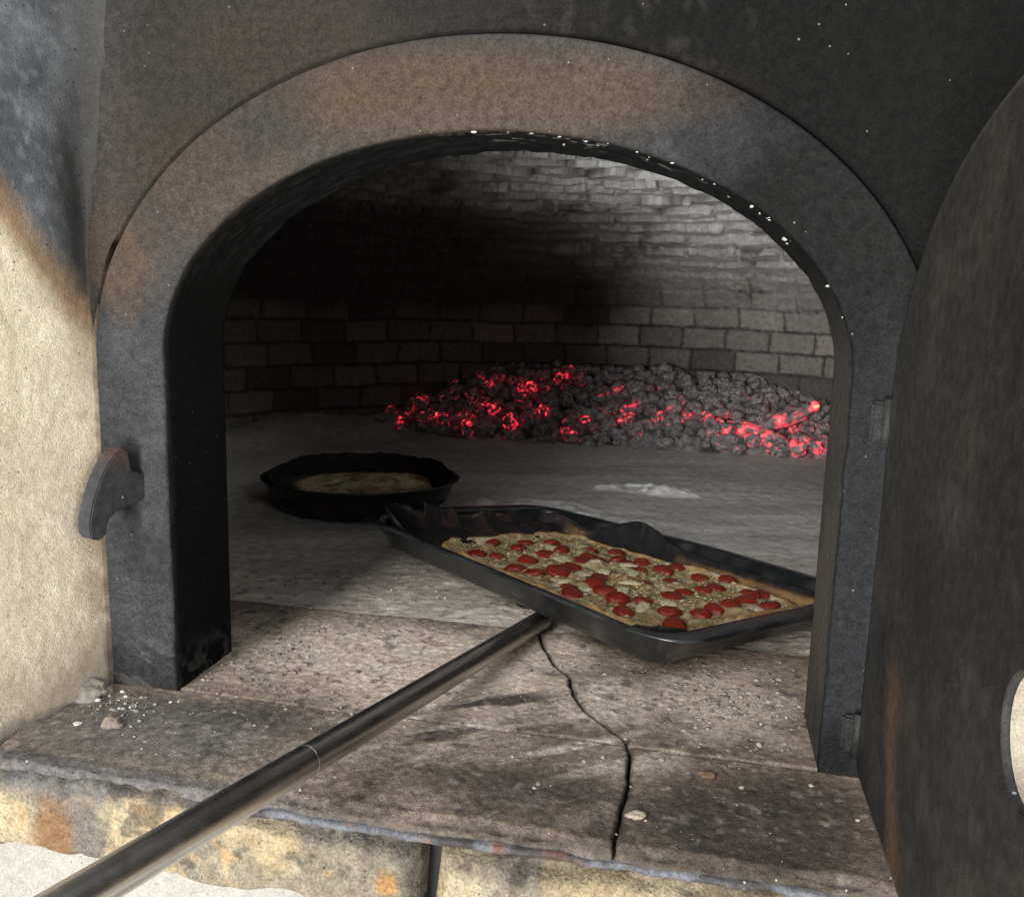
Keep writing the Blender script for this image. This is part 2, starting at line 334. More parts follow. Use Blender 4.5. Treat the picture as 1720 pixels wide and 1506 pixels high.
# ------------------------------------------------------------------ arch frame
frame = tag(empty('arch_frame', (.342, 0, 0)), 'sooty grey arched frame round the oven mouth, scorched tan at its crown', 'oven frame')
def build_frame():
    n = 620
    A = arch_pts(n=n, **OUT); B = arch_pts(n=n, **INN)
    D = .098
    face = np.linspace(0, 1, 46)
    rows = [(A, .05), (A, .004)]
    r = .003
    L = np.linalg.norm(B - A, axis=1)[:, None]
    sec = []
    sec.append(np.concatenate([A, np.full((n, 1), .05)], 1)); sec.append(np.concatenate([A, np.full((n, 1), .0015)], 1))
    for k in face[0:]:
        P = A + (B - A) * ((.0015 + k * (L - .0015 - r)) / L); sec.append(np.concatenate([P, np.full((n, 1), -.0015)], 1))
    for a in np.linspace(15, 90, 6):
        t = math.radians(a); P = A + (B - A) * ((L - r + r * math.sin(t)) / L); sec.append(np.concatenate([P, np.full((n, 1), -.0015 + r * (1 - math.cos(t)))], 1))
    for y in np.linspace(.007, D, 40): sec.append(np.concatenate([B, np.full((n, 1), y)], 1))
    sec.append(np.concatenate([B + (A - B) * .75, np.full((n, 1), D)], 1))
    G = np.array(sec); G = G[..., [0, 2, 1]]                                # x, y, z
    nf = 2 + len(face)
    Q = G.copy()
    x, y, z = G[..., 0], G[..., 1], G[..., 2]
    y += np.where(np.arange(len(G))[:, None] < nf + 6, (fbm(Q, 10, 4, 61) - .5) * .004 + (fbm(Q, 70, 3, 62) - .5) * .001, 0)
    # crust on the underside of the crown
    so = np.zeros(len(G)); so[nf + 6:-1] = 1
    crust = (fbm(Q * (1, 2, 1), 70, 4, 63) - .45) * .0045 * so[:, None] * sm(.33, .42, Q[..., 2])
    dx, dz = x - .3436, z - .28; rr = np.hypot(dx, dz) + 1e-6
    x -= dx / rr * crust; z -= dz / rr * crust
    wear = (fbm(Q, 45, 4, 64) - .5) * .004 * np.exp(-((np.arange(len(G))[:, None] - nf - 3) / 5.) ** 2)
    x += wear
    V = G.reshape(-1, 3); X, Y, Z = Q.reshape(-1, 3).T; P = Q.reshape(-1, 3)
    nz = fbm(P, 14, 4, 65)
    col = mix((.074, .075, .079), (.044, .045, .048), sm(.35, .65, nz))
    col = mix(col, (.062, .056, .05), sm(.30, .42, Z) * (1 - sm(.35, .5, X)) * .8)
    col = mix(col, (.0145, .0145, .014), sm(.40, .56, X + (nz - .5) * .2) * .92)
    col = mix(col, (.125, .083, .050), .66 * tan_scorch(X, Z, P))
    col = mix(col, (.10, .086, .074), .5 * np.exp(-((np.hypot((X - .34) / .29, (Z - .3) / .19) - 1) / .05) ** 2) * sm(.33, .42, Z) * (1 - sm(.36, .5, X)))
    wash = sm(.56, .66, fbm(P @ np.array([[.9, 0, .45], [0, 1, 0], [-.45, 0, .9]]) * (1, 1, 5), 26, 4, 66))
    col = mix(col, (.24, .23, .22), .65 * wash * (1 - sm(.02, .06, Z)) * (X < .2))
    col = mix(col, (.042, .044, .047), (X > .6) * .7 * (1 - sm(.25, .4, Z)))
    soff = sm(.004, .009, Y)
    sc = mix((.010, .011, .011), (.018, .018, .018), nz)
    sc = mix(sc, (.16, .115, .078), .9 * (X > .5) * sm(.0, .03, Y) * (1 - sm(.16, .34, Z)) * sm(.3, .55, fbm(P, 20, 3, 67)))
    sc = mix(sc, (.085, .08, .072), (X > .5) * .8 * (1 - sm(.3, .4, Z)))
    sc = mix(sc, (.4, .38, .35), sm(.66, .69, fbm(P * (1, 3, 1), 90, 3, 68)) * sm(.43, .46, Z) * (1 - sm(.03, .06, Y)) * .6 * sm(.25, .4, X))
    sc = mix(sc, (.12, .12, .12), .6 * (1 - sm(.0, .05, Z)) * sm(.45, .6, fbm(P, 120, 3, 69)))
    inner = (np.arange(len(G)) >= nf + 2)[:, None] * np.ones((1, n)); inner = inner.reshape(-1)
    col = mix(col * .42, sc * .65, inner * soff)
    col = mix(col, (.008, .008, .008), (np.arange(len(G)) < 1)[:, None].repeat(n, 1).reshape(-1))
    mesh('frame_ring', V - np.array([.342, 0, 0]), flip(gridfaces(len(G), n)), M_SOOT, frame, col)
build_frame()
def prism(poly, th, bev=.002):
    """poly (x,z) outline extruded along y and bevelled -> V, F"""
    bm = bmesh.new(); vs = [bm.verts.new((x, 0, z)) for x, z in poly]; f = bm.faces.new(vs)
    r = bmesh.ops.extrude_face_region(bm, geom=[f]); bmesh.ops.translate(bm, verts=[v for v in r['geom'] if isinstance(v, bmesh.types.BMVert)], vec=(0, th, 0))
    bmesh.ops.recalc_face_normals(bm, faces=bm.faces)
    if bev: bmesh.ops.bevel(bm, geom=[e for e in bm.edges], offset=bev, segments=2, affect='EDGES', clamp_overlap=True)
    V = [v.co[:] for v in bm.verts]; bm.verts.index_update(); F = [[v.index for v in f.verts] for f in bm.faces]; bm.free(); return np.array(V), F
def box(x0, x1, y0, y1, z0, z1, bev=.001):
    V, F = prism([(x0, z0), (x1, z0), (x1, z1), (x0, z1)], y1 - y0, bev); V[:, 1] += y0; return V, F
def build_hook():
    # flat curved iron catch standing out from the left jamb: outline in its own plane (d = away from the frame, z = up)
    poly = [(-.004, .178), (-.004, .199), (.010, .204), (.0125, .222), (.018, .225), (.0255, .220), (.033, .211), (.040, .199), (.046, .185), (.050, .171), (.0515, .160), (.050, .153), (.046, .150), (.040, .150), (.036, .154), (.035, .162), (.031, .168), (.022, .172), (.010, .175)]
    V, F = prism(poly, .017, .0012)
    # plane of the hook leans out over the plaster: direction away from the frame
    dirv = np.array([-.34, -.94]); nv = np.array([dirv[1], -dirv[0]])
    W3 = np.stack([.036 + V[:, 0] * dirv[0] + (V[:, 1] - .0085) * nv[0], -.001 + V[:, 0] * dirv[1] + (V[:, 1] - .0085) * nv[1], V[:, 2]], 1)
    c = mix((.030, .030, .032), (.06, .036, .031), sm(.208, .224, W3[:, 2]) * .8)
    o = mesh('latch_hook', W3 - np.array([.342, 0, 0]), F, M_IRON, frame, c, smooth=False); o['label'] = 'curved iron catch with a rusty top'
build_hook()
for zh in (.280, .040):
    V, F = box(.634, .6445, -.007, -.0022, zh - .018, zh + .012, .002)
    mesh('hinge_leaf', V - np.array([.342, 0, 0]), F, M_SOOT, frame, np.array((.022, .022, .022)), smooth=False)
def lime_flakes():
    bm = bmesh.new()
    for i in range(30):
        th = random.uniform(.5, 1.75) if i < 22 else random.uniform(.15, .9)
        k = 1 - random.random() * .006
        x = .3436 + .2766 * k * math.cos(th); z = .305 + .177 * k * math.sin(th); y = random.choice([random.uniform(-.002, .01), random.uniform(.0, .05)])
        r = random.uniform(.0004, .0011) * (1.7 if random.random() < .1 else 1)
        g = bmesh.ops.create_icosphere(bm, subdivisions=1, radius=r, matrix=Matrix.Translation((x - .342, y, z)) @ Matrix.Diagonal((random.uniform(.8, 2), 1, random.uniform(.6, 1.2), 1)))
    me = bpy.data.meshes.new('lime_flakes'); bm.to_mesh(me); bm.free()
    o = link('lime_flakes', me, simple('lime', (.32, .31, .28), .9), frame); o['kind'] = 'stuff'
lime_flakes()

# ------------------------------------------------------------------ iron door, swung open square to the wall
door = tag(empty('hinged_iron_door', (.648, -.004, .008)), 'black arched iron door swung open on the right, with a round hole through it', 'oven door')
def build_door():
    a, b, zc, yc = .283, .187, .284, -.290; ch, rh = (-.3195, .190), .0275
    n = 360
    # outline (y,z): hinge foot up, over the arch, down the far side, back along the bottom
    leg = [(-.006, z) for z in np.linspace(.010 + .012, zc, 60)]
    el = [(yc + a * math.cos(t), zc + b * math.sin(t)) for t in np.linspace(0, math.pi, 120)[1:]]
    leg2 = [(yc - a, z) for z in np.linspace(zc, .022, 50)[1:]]
    cor2 = [(yc - a + .012 - .012 * math.cos(t), .022 - .012 * math.sin(t)) for t in np.linspace(0, math.pi / 2, 8)[1:]]
    bot = [(y, .010) for y in np.linspace(yc - a + .02, -.026, 80)]
    cor = [(-.018 + .012 * math.sin(t), .022 - .012 * math.cos(t)) for t in np.linspace(0, math.pi / 2, 8)[:-1]]
    O = np.array(leg + el + leg2 + cor2 + bot + cor); n = len(O)
    ang = np.arctan2(O[:, 1] - ch[1], O[:, 0] - ch[0])
    I = np.stack([ch[0] + rh * np.cos(ang), ch[1] + rh * np.sin(ang)], 1)
    T = .0045; secs = []
    c = np.array(ch)
    def ring(P, x): return np.stack([np.full(n, x), P[:, 0], P[:, 1]], -1)
    def ins(P, d, s):
        v = c - P; return P + s * v / np.linalg.norm(v, axis=1)[:, None] * d
    secs.append(ring(ins(I, .001, -1), .0)); 
    ks = np.linspace(0, 1, 70)
    I1 = ins(I, .001, -1)
    for k in ks: secs.append(ring(I1 + (ins(O, .001, 1) - I1) * k, 0.))
    secs = secs[1:]
    secs.append(ring(O, .001)); secs.append(ring(O, T - .001))
    for k in ks[::-4]: secs.append(ring(I1 + (ins(O, .001, 1) - I1) * k, T))
    secs.append(ring(I, T - .001)); secs.append(ring(I, .001)); secs.append(secs[0].copy())
    G = np.array(secs); Q = G.copy()
    G[:70, :, 0] += (fbm(Q[:70], 6, 3, 71) - .5) * .003
    P = Q.reshape(-1, 3); Y, Z = P[:, 1], P[:, 2]
    nz = fbm(P, 9, 4, 72)
    col = mix((.029, .0275, .025), (.020, .0195, .0185), sm(.35, .65, nz))
    streak = np.exp(-((Y + .088 + .16 * np.maximum(.13 - Z, 0) ** 1.0 * 4 * .55 + .008 * np.sin(Z * 60)) / .022) ** 2) * (1 - sm(.10, .155, Z + (nz - .5) * .05))
    col = mix(col, (.10, .058, .034), .75 * streak)
    dk = np.exp(-((Y + .055 + .45 * np.maximum(.13 - Z, 0)) / .022) ** 2) * (1 - sm(.12, .18, Z))
    col = mix(col, (.014, .015, .016), .75 * dk)
    col = mix(col, (.046, .044, .038), .4 * sm(.55, .7, fbm(P, 30, 4, 73)))
    col = mix(col, (.048, .037, .03), .3 * sm(.55, .7, fbm(P, 22, 4, 74)))
    edge = (np.arange(len(G)) >= 69)[:, None] * (np.arange(len(G)) <= 72)[:, None] * np.ones((1, n))
    col = mix(col, (.085, .075, .075), edge.reshape(-1) * .7)
    mesh('door_panel', G.reshape(-1, 3) + np.array([.6465, 0, 0]) - np.array(door.location), flip(gridfaces(len(G), n, True)), M_IRON, door, col)
build_door()
def cyl(p0, p1, r, n=20, caps=True):
    p0, p1 = np.array(p0, float), np.array(p1, float); d = p1 - p0; d /= np.linalg.norm(d)
    a = np.cross(d, (0, 0, 1.)) if abs(d[2]) < .9 else np.cross(d, (1., 0, 0)); a /= np.linalg.norm(a); b = np.cross(d, a)
    th = np.linspace(0, 2 * np.pi, n, endpoint=False); C = np.cos(th)[:, None] * a + np.sin(th)[:, None] * b
    V = np.concatenate([p0 + C * r, p1 + C * r]); F = [[i, (i + 1) % n, n + (i + 1) % n, n + i] for i in range(n)]
    if caps: F += [list(range(n))[::-1], list(range(n, 2 * n))]
    return V, F
for zh in (.280, .040):
    V, F = cyl((.6452, -.0065, zh - .020), (.6452, -.0065, zh + .014), .0036)
    o = mesh('hinge_knuckle', V - np.array(door.location), F, M_IRON, door, np.array((.025, .024, .023)), smooth=True)

# ------------------------------------------------------------------ brick vault
vault = tag(empty('brick_vault', (.34, .7, 0)), 'domed oven chamber of ash grey fire bricks, its left darkened by painted shade', 'oven vault')
RX, RY, YC, XC, Z0, HV = 1.1, 1.15, .7, .34, .29, .365
def build_vault():
    nu1, nu2, nv = 900, 150, 300
    th = np.concatenate([np.linspace(math.radians(8), math.radians(200), nu1, endpoint=False), np.linspace(math.radians(200), math.radians(368), nu2, endpoint=False)])
    Lw = Z0; Le = .5 * math.pi * math.sqrt((RX ** 2 + HV ** 2) / 2) * .98
    v = np.concatenate([np.linspace(-.02, Lw, 90, endpoint=False), np.linspace(Lw, Lw + Le * .985, nv - 90)])
    T, Vv = np.meshgrid(th, v, indexing='ij')
    # profile tabulated by arc length
    ph = np.linspace(0, math.pi / 2, 800); rx, rz = np.cos(ph), np.sin(ph)
    s = np.concatenate([[0], np.cumsum(np.hypot(np.diff(rx) * 1.12, np.diff(rz) * HV))]); 
    def prof(vv):
        w = np.clip(vv - Lw, 0, None); rho = np.interp(w, s, rx); z = np.where(vv < Lw, vv, Z0 + HV * np.interp(w, s, rz)); return rho, z
    rho, z = prof(Vv)
    x = XC + RX * rho * np.cos(T); y = YC + RY * rho * np.sin(T)
    P = np.stack([x, y, z], -1)
    # normals (inwards) by differences
    du = np.gradient(P, axis=0); dv = np.gradient(P, axis=1); nr = np.cross(du, dv); nr /= np.linalg.norm(nr, axis=-1, keepdims=True) + 1e-9
    cen = np.array([XC, YC, .1]); sg = np.sign(np.sum((cen - P) * nr, -1, keepdims=True)); nr *= sg
    domy = sm(Lw - .03, Lw + .25, Vv)
    wv = Vv + (fbm(P, 14, 4, 81) - .5) * (.006 + .030 * domy) + (fbm(P, 5, 2, 82) - .5) * .012
    RH, BL = .0575, .120
    row = np.floor(wv / RH).astype(int); fv = wv / RH - row
    rmid, _ = prof((row + .5) * RH); per = 2 * math.pi * 1.12 * np.maximum(rmid, .03)
    nb = np.maximum(np.round(per / BL), 3)
    off = _h(row, row * 0 + 3, row * 0, 5) * .3 + .5 * (row % 2)
    wu = T / (2 * math.pi) * nb + off + (fbm(P, 30, 3, 83) - .5) * .08 * (1 + 2 * domy)
    bi = np.floor(wu).astype(int); fu = wu - bi
    d = np.minimum(np.minimum(fv, 1 - fv) * RH, np.minimum(fu, 1 - fu) * BL)
    d = d + (fbm(P, 110, 3, 84) - .5) * .006 * (1 + domy)
    k1, k2, k3 = _h(row, bi, row * 0, 11), _h(row, bi, row * 0, 12), _h(row, bi, row * 0, 13)
    face = sm(.0005, .0055, d)
    hgt = face * (.007 + .004 * (k1 - .5) * (1 + 1.5 * domy)) + domy * .012 * (fv - .4) * face + domy * (fbm(P * (1, 1, 1), 22, 4, 85) - .5) * .012 + (fbm(P, 90, 3, 86) - .5) * .002
    chip = sm(.62, .7, fbm(P, 26, 4, 87)) * domy
    hgt -= chip * .007
    P2 = P + nr * hgt[..., None]
    c = mix((.30, .285, .26), (.20, .19, .18), k2)
    c = mix(c, (.10, .095, .09), .75 * (k3 > .88)); c = mix(c, (.38, .36, .32), .7 * (k3 < .14))
    c = mix((.07, .065, .06), c, face)
    c = mix(c, (.46, .46, .455), .9 * domy * sm(.4, .6, fbm(P, 12, 4, 88) + .1))
    c = mix(c, (.62, .62, .61), .55 * domy * sm(.55, .68, fbm(P * (1, 1, 3), 40, 4, 89)))
    # soot-dark tone painting the left jamb's shade over the left of the dome
    X, Y, Z = P[..., 0], P[..., 1], P[..., 2]
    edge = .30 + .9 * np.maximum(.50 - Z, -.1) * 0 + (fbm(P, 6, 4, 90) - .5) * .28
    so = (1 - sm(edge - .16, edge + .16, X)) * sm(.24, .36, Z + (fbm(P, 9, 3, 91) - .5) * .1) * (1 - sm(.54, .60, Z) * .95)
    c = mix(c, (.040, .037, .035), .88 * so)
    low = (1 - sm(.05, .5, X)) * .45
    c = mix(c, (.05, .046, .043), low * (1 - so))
    V = P2.reshape(-1, 3); C = c.reshape(-1, 3); F = gridfaces(len(th), len(v), False)
    F = np.concatenate([F, ]);
    # join the seam
    m = len(v); j = np.arange(m - 1); last = (len(th) - 1) * m
    F = np.concatenate([F, np.stack([last + j, j, j + 1, last + j + 1], -1)])
    keep = (V[F][:, :, 1] > .1).all(1); F = F[keep]
    used = np.unique(F); rm = np.full(len(V), -1); rm[used] = np.arange(len(used))
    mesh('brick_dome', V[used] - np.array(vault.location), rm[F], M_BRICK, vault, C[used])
    # inner face of the mouth wall, out to beyond the dome
    A = arch_pts(n=200, **{**INN, 'a': INN['a'] + .006, 'b': INN['b'] + .006}); cc = np.array([.34, .2]); D = A - cc
    tx = np.where(D[:, 0] > 0, 1.5 / np.maximum(D[:, 0], 1e-6), -1.5 / np.minimum(D[:, 0], -1e-6)); tz = np.where(D[:, 1] > 0, .75 / np.maximum(D[:, 1], 1e-6), -.22 / np.minimum(D[:, 1], -1e-6))
    B = cc + D * np.minimum(tx, tz)[:, None]; k = np.linspace(0, 1, 30) ** 1.5
    P = A[None] * (1 - k[:, None, None]) + B[None] * k[:, None, None]; V = np.stack([P[..., 0], np.full(P.shape[:2], .1005), P[..., 1]], -1).reshape(-1, 3)
    mesh('mouth_wall', V - np.array(vault.location), gridfaces(30, 200), M_BRICK, vault, np.array((.05, .047, .045)))
build_vault()

# ------------------------------------------------------------------ oven floor
def build_floor():
    X = np.linspace(-.95, 1.55, 560); Y = np.concatenate([np.linspace(.09, .23, 16, endpoint=False), np.linspace(.23, 1.2, 300, endpoint=False), np.linspace(1.2, 1.95, 90)])
    x, y = np.meshgrid(X, Y, indexing='ij'); P = np.stack([x, y, x * 0], -1)
    st = P @ np.array([[.966, -.259, 0], [.259, .966, 0], [0, 0, 1.]])
    sweep = fbm(st * (.5, 2.6, 1), 9, 5, 101)
    z = -.003 + (sweep - .5) * .0035 + (fbm(P, 60, 3, 102) - .5) * .0025
    dune = blob(x, y, .25, .80, .12, .10, P, .6, 103); slab = blob(x, y, .42, 1.03, .11, .05, P, .7, 104)
    z += dune * .016 * fbm(P, 24, 4, 105) + slab * .014 * sm(.35, .5, fbm(P, 14, 3, 106))
    z += .06 * sm(.80, 1.0, np.hypot((x - XC) / RX, (y - YC) / RY)) * (1 - sm(-.3, .1, x)) * (fbm(P, 7, 4, 107) + .2)
    z += (fbm(P, 200, 2, 108) > .66) * .0015 * (y < .45)
    z -= .012 * (1 - sm(.236, .245, y))
    c = mix((.27, .265, .255), (.20, .196, .188), sm(.3, .7, sweep))
    c = mix(c, (.30, .295, .285), .7 * sm(1.28, 1.42, y + (fbm(P, 8, 3, 113) - .5) * .1))
    c = mix(c, (.15, .145, .14), .45 * sm(.5, .66, fbm(P, 7, 5, 114)))
    c = mix(c, (.50, .49, .47), .8 * dune * sm(.4, .6, fbm(P, 30, 4, 109))); c = mix(c, (.52, .50, .47), .85 * slab)
    c = mix(c, (.12, .105, .09), .3 * blob(x, y, .10, .40, .13, .14, P, .5, 110))
    c = mix(c, (.07, .065, .06), .3 * (1 - sm(-.1, .35, x)) * sm(.9, 1.3, y))
    c = mix(c, (.33, .325, .31), .6 * blob(x, y, -.38, .95, .35, .45, P, .6, 115))
    c = mix(c, (.34, .33, .31), .7 * sm(.52, .66, fbm(P, 55, 4, 111)) * (1 - sm(.25, .5, y)))
    c = mix(c, (.06, .055, .05), .6 * sm(.60, .68, fbm(P, 90, 4, 112)) * (1 - sm(.3, .6, y)))
    c = c * mix((1.08, .98, .88), (1, 1, 1), sm(.35, .75, y))
    c = np.clip(c * 2.35, 0, .8)
    o = mesh('oven_floor', np.stack([x, y, z], -1).reshape(-1, 3), gridfaces(len(X), len(Y)), M_FLOOR, col=c.reshape(-1, 3), loc=(.3, .9, 0))
    o['kind'] = 'structure'; o['label'] = 'ash dusted oven floor'; 
build_floor()

# ------------------------------------------------------------------ stone slabs of the hearth and ledge
CR = np.array([(.250, .352), (.235, .357), (.188, .372), (.150, .388), (.122, .408), (.085, .416), (.056, .431), (.030, .452), (.011, .469), (-.01, .475), (-.041, .477), (-.091, .476), (-.132, .474), (-.150, .474)])[::-1]
def crackx(y): return np.interp(y, CR[:, 0], CR[:, 1]) + (fbm(np.stack([y * 0, y, y * 0], -1), 60, 3, 120) - .5) * .005
def slab_col(P):
    x, y = P[..., 0], P[..., 1]
    n1, n2, n3 = fbm(P, 14, 5, 131), fbm(P, 45, 4, 132), fbm(P, 130, 3, 133)
    c = mix((.215, .168, .13), (.125, .097, .075), sm(.35, .65, n1))
    # grey unscrubbed left end of the ledge
    c = mix(c, (.085, .079, .071), .9 * blob(x, y, .09, -.075, .20, .085, P, .4, 134))
    # pale dusty middle
    pale = np.maximum.reduce([blob(x, y, .23, .12, .24, .14, P, .5, 135), .8 * blob(x, y, .39, .17, .05, .06, P, .4, 136), .8 * blob(x, y, .54, .11, .10, .09, P, .6, 137), .75 * blob(x, y, .44, .08, .07, .07, P, .5, 145)])
    c = mix(c, (.46, .38, .305), .9 * pale)
    c = mix(c, (.52, .44, .36), .6 * pale * sm(.5, .62, n2))
    # swept streaks, running to the right and away
    st = P @ np.array([[.80, -.60, 0], [.60, .80, 0], [0, 0, 1.]])
    s1 = sm(.50, .60, fbm(st * (.22, 2.2, 1), 26, 5, 138))
    c = mix(c, (.40, .345, .285), .8 * s1 * blob(x, y, .36, .0, .17, .12, P, .5, 139))
    s2 = sm(.51, .60, fbm(st * (.3, 2.2, 1), 34, 5, 140))
    c = mix(c, (.022, .018, .017), .9 * s2 * np.maximum(blob(x, y, .355, .055, .09, .06, P, .4, 141), .8 * blob(x, y, .30, -.005, .10, .03, P, .5, 146)))
    # dark brown front right
    dk = np.maximum(.95 * blob(x, y, .58, -.085, .20, .095, P, .35, 142), .85 * blob(x, y, .40, -.085, .13, .055, P, .5, 143))
    c = mix(c, (.040, .031, .025), dk * .95)
    c = mix(c, (.13, .105, .085), .3 * dk * sm(.58, .68, n2))
    c = mix(c, (.24, .215, .18), .65 * sm(.56, .68, n2) * blob(x, y, .30, -.045, .15, .07, P, .5, 148))
    c = mix(c, (.04, .036, .034), .55 * blob(x, y, .16, -.03, .14, .03, P, .7, 144))
    c = mix(c, (.30, .27, .23), .25 * sm(.60, .72, n3)); c = mix(c, (.03, .027, .025), .55 * sm(.60, .70, fbm(P, 75, 4, 147)))
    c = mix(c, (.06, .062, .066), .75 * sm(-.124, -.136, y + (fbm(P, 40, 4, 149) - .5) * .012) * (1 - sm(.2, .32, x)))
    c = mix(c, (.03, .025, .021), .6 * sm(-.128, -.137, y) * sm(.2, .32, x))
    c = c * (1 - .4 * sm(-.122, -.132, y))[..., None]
    return np.clip(c * 1.62, 0, .75)
def slab(name, xl, xr, y0, y1, nx, ny, z0, seed, label, drop=.012):
    """top sheet between the curves xl(y), xr(y), with turned-down edges"""
    yy = np.linspace(y0, y1, ny); u = np.linspace(0, 1, nx)
    L_, R_ = xl(yy), xr(yy)
    x = L_[None] + (R_ - L_)[None] * u[:, None]; y = np.repeat(yy[None], nx, 0)
    P = np.stack([x, y, x * 0], -1)
    e = np.minimum.reduce([(x - L_[None]), (R_[None] - x), y - y0, y1 - y])
    z = z0 + (fbm(P, 8, 4, 121) - .5) * .004 + (fbm(P, 60, 3, 122) - .5) * .0016 + (fbm(P, 160, 2, 124) - .5) * .0012 - .0022 * (1 - sm(0, .0016, e + (fbm(P, 90, 3, 123) - .5) * .004)) - (.0025 + .0035 * sm(.15, .3, x)) * (1 - sm(.0, .010, y - y0 + (fbm(P, 30, 4, 126) - .5) * .012)) * (y0 < -.1)
    G = np.stack([x, y, z], -1)
    # skirt: pad the grid with one ring dropped down
    Gp = np.pad(G, ((1, 1), (1, 1), (0, 0)), mode='edge'); Gp[0, :, 2] = Gp[-1, :, 2] = Gp[:, 0, 2] = Gp[:, -1, 2] = z0 - drop
    V = Gp.reshape(-1, 3)
    col = slab_col(np.stack([V[:, 0], V[:, 1], V[:, 0] * 0], -1))
    ep = np.pad(e, 1, mode='edge').reshape(-1); col = mix(col, (.035, .03, .026), .75 * (1 - sm(.0005, .004, ep + (fbm(V, 80, 3, 127) - .5) * .003)) * (V[:, 1] > y0 + .006))  # edges darkened like crack dirt, cancelling the light caught by their rounding
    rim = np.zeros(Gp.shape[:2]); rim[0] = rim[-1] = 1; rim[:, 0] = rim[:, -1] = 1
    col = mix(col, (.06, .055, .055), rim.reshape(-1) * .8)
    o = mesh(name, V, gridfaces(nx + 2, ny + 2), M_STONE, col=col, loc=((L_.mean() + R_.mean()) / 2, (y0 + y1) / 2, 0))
    return tag(o, label, 'stone slab', None)
def ledge_left(y): return np.interp(y, [-.146, -.140, -.12, -.08, -.03, -.005, .01], [.020, .004, -.012, -.022, -.018, -.004, 0]) + .0 * y
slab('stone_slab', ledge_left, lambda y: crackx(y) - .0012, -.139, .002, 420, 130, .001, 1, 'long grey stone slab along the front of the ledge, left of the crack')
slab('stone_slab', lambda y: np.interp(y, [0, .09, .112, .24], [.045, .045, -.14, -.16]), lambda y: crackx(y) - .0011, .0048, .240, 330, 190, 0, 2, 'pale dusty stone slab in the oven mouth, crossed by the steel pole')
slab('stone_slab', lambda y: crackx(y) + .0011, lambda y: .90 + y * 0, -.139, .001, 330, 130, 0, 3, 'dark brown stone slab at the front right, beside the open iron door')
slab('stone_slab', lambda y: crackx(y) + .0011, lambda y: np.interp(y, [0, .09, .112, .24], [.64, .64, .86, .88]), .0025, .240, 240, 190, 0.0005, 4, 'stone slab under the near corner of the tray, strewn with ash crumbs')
# thin rusty iron strip between slabs and blocks
def strip():
    X = np.linspace(.18, .9, 300); pr = [(-.130, -.0085), (-.1405, -.009), (-.1415, -.0115), (-.1405, -.0145), (-.130, -.015)]
    G = np.array([[(x, y, z) for y, z in pr] for x in X]); P = G.copy()
    G[..., 1] += (fbm(P, 50, 5, 151) - .5) * .008; G[..., 2] += (fbm(P, 45, 5, 152) - .5) * .006
    V = G.reshape(-1, 3); c = mix((.035, .032, .032), (.09, .095, .105), sm(.4, .65, fbm(V, 40, 4, 153)))
    c = mix(c, (.16, .065, .035), .7 * sm(.52, .62, fbm(V, 40, 4, 154)) * blob(V[:, 0], V[:, 0] * 0, .36, 0, .12, 1))
    o = mesh('iron_strip', V, gridfaces(len(X), 5), M_STONE, col=c, loc=(.54, -.14, -.0125)); tag(o, 'thin rusty iron strip under the front edge of the ledge slabs', 'iron strip')
strip()
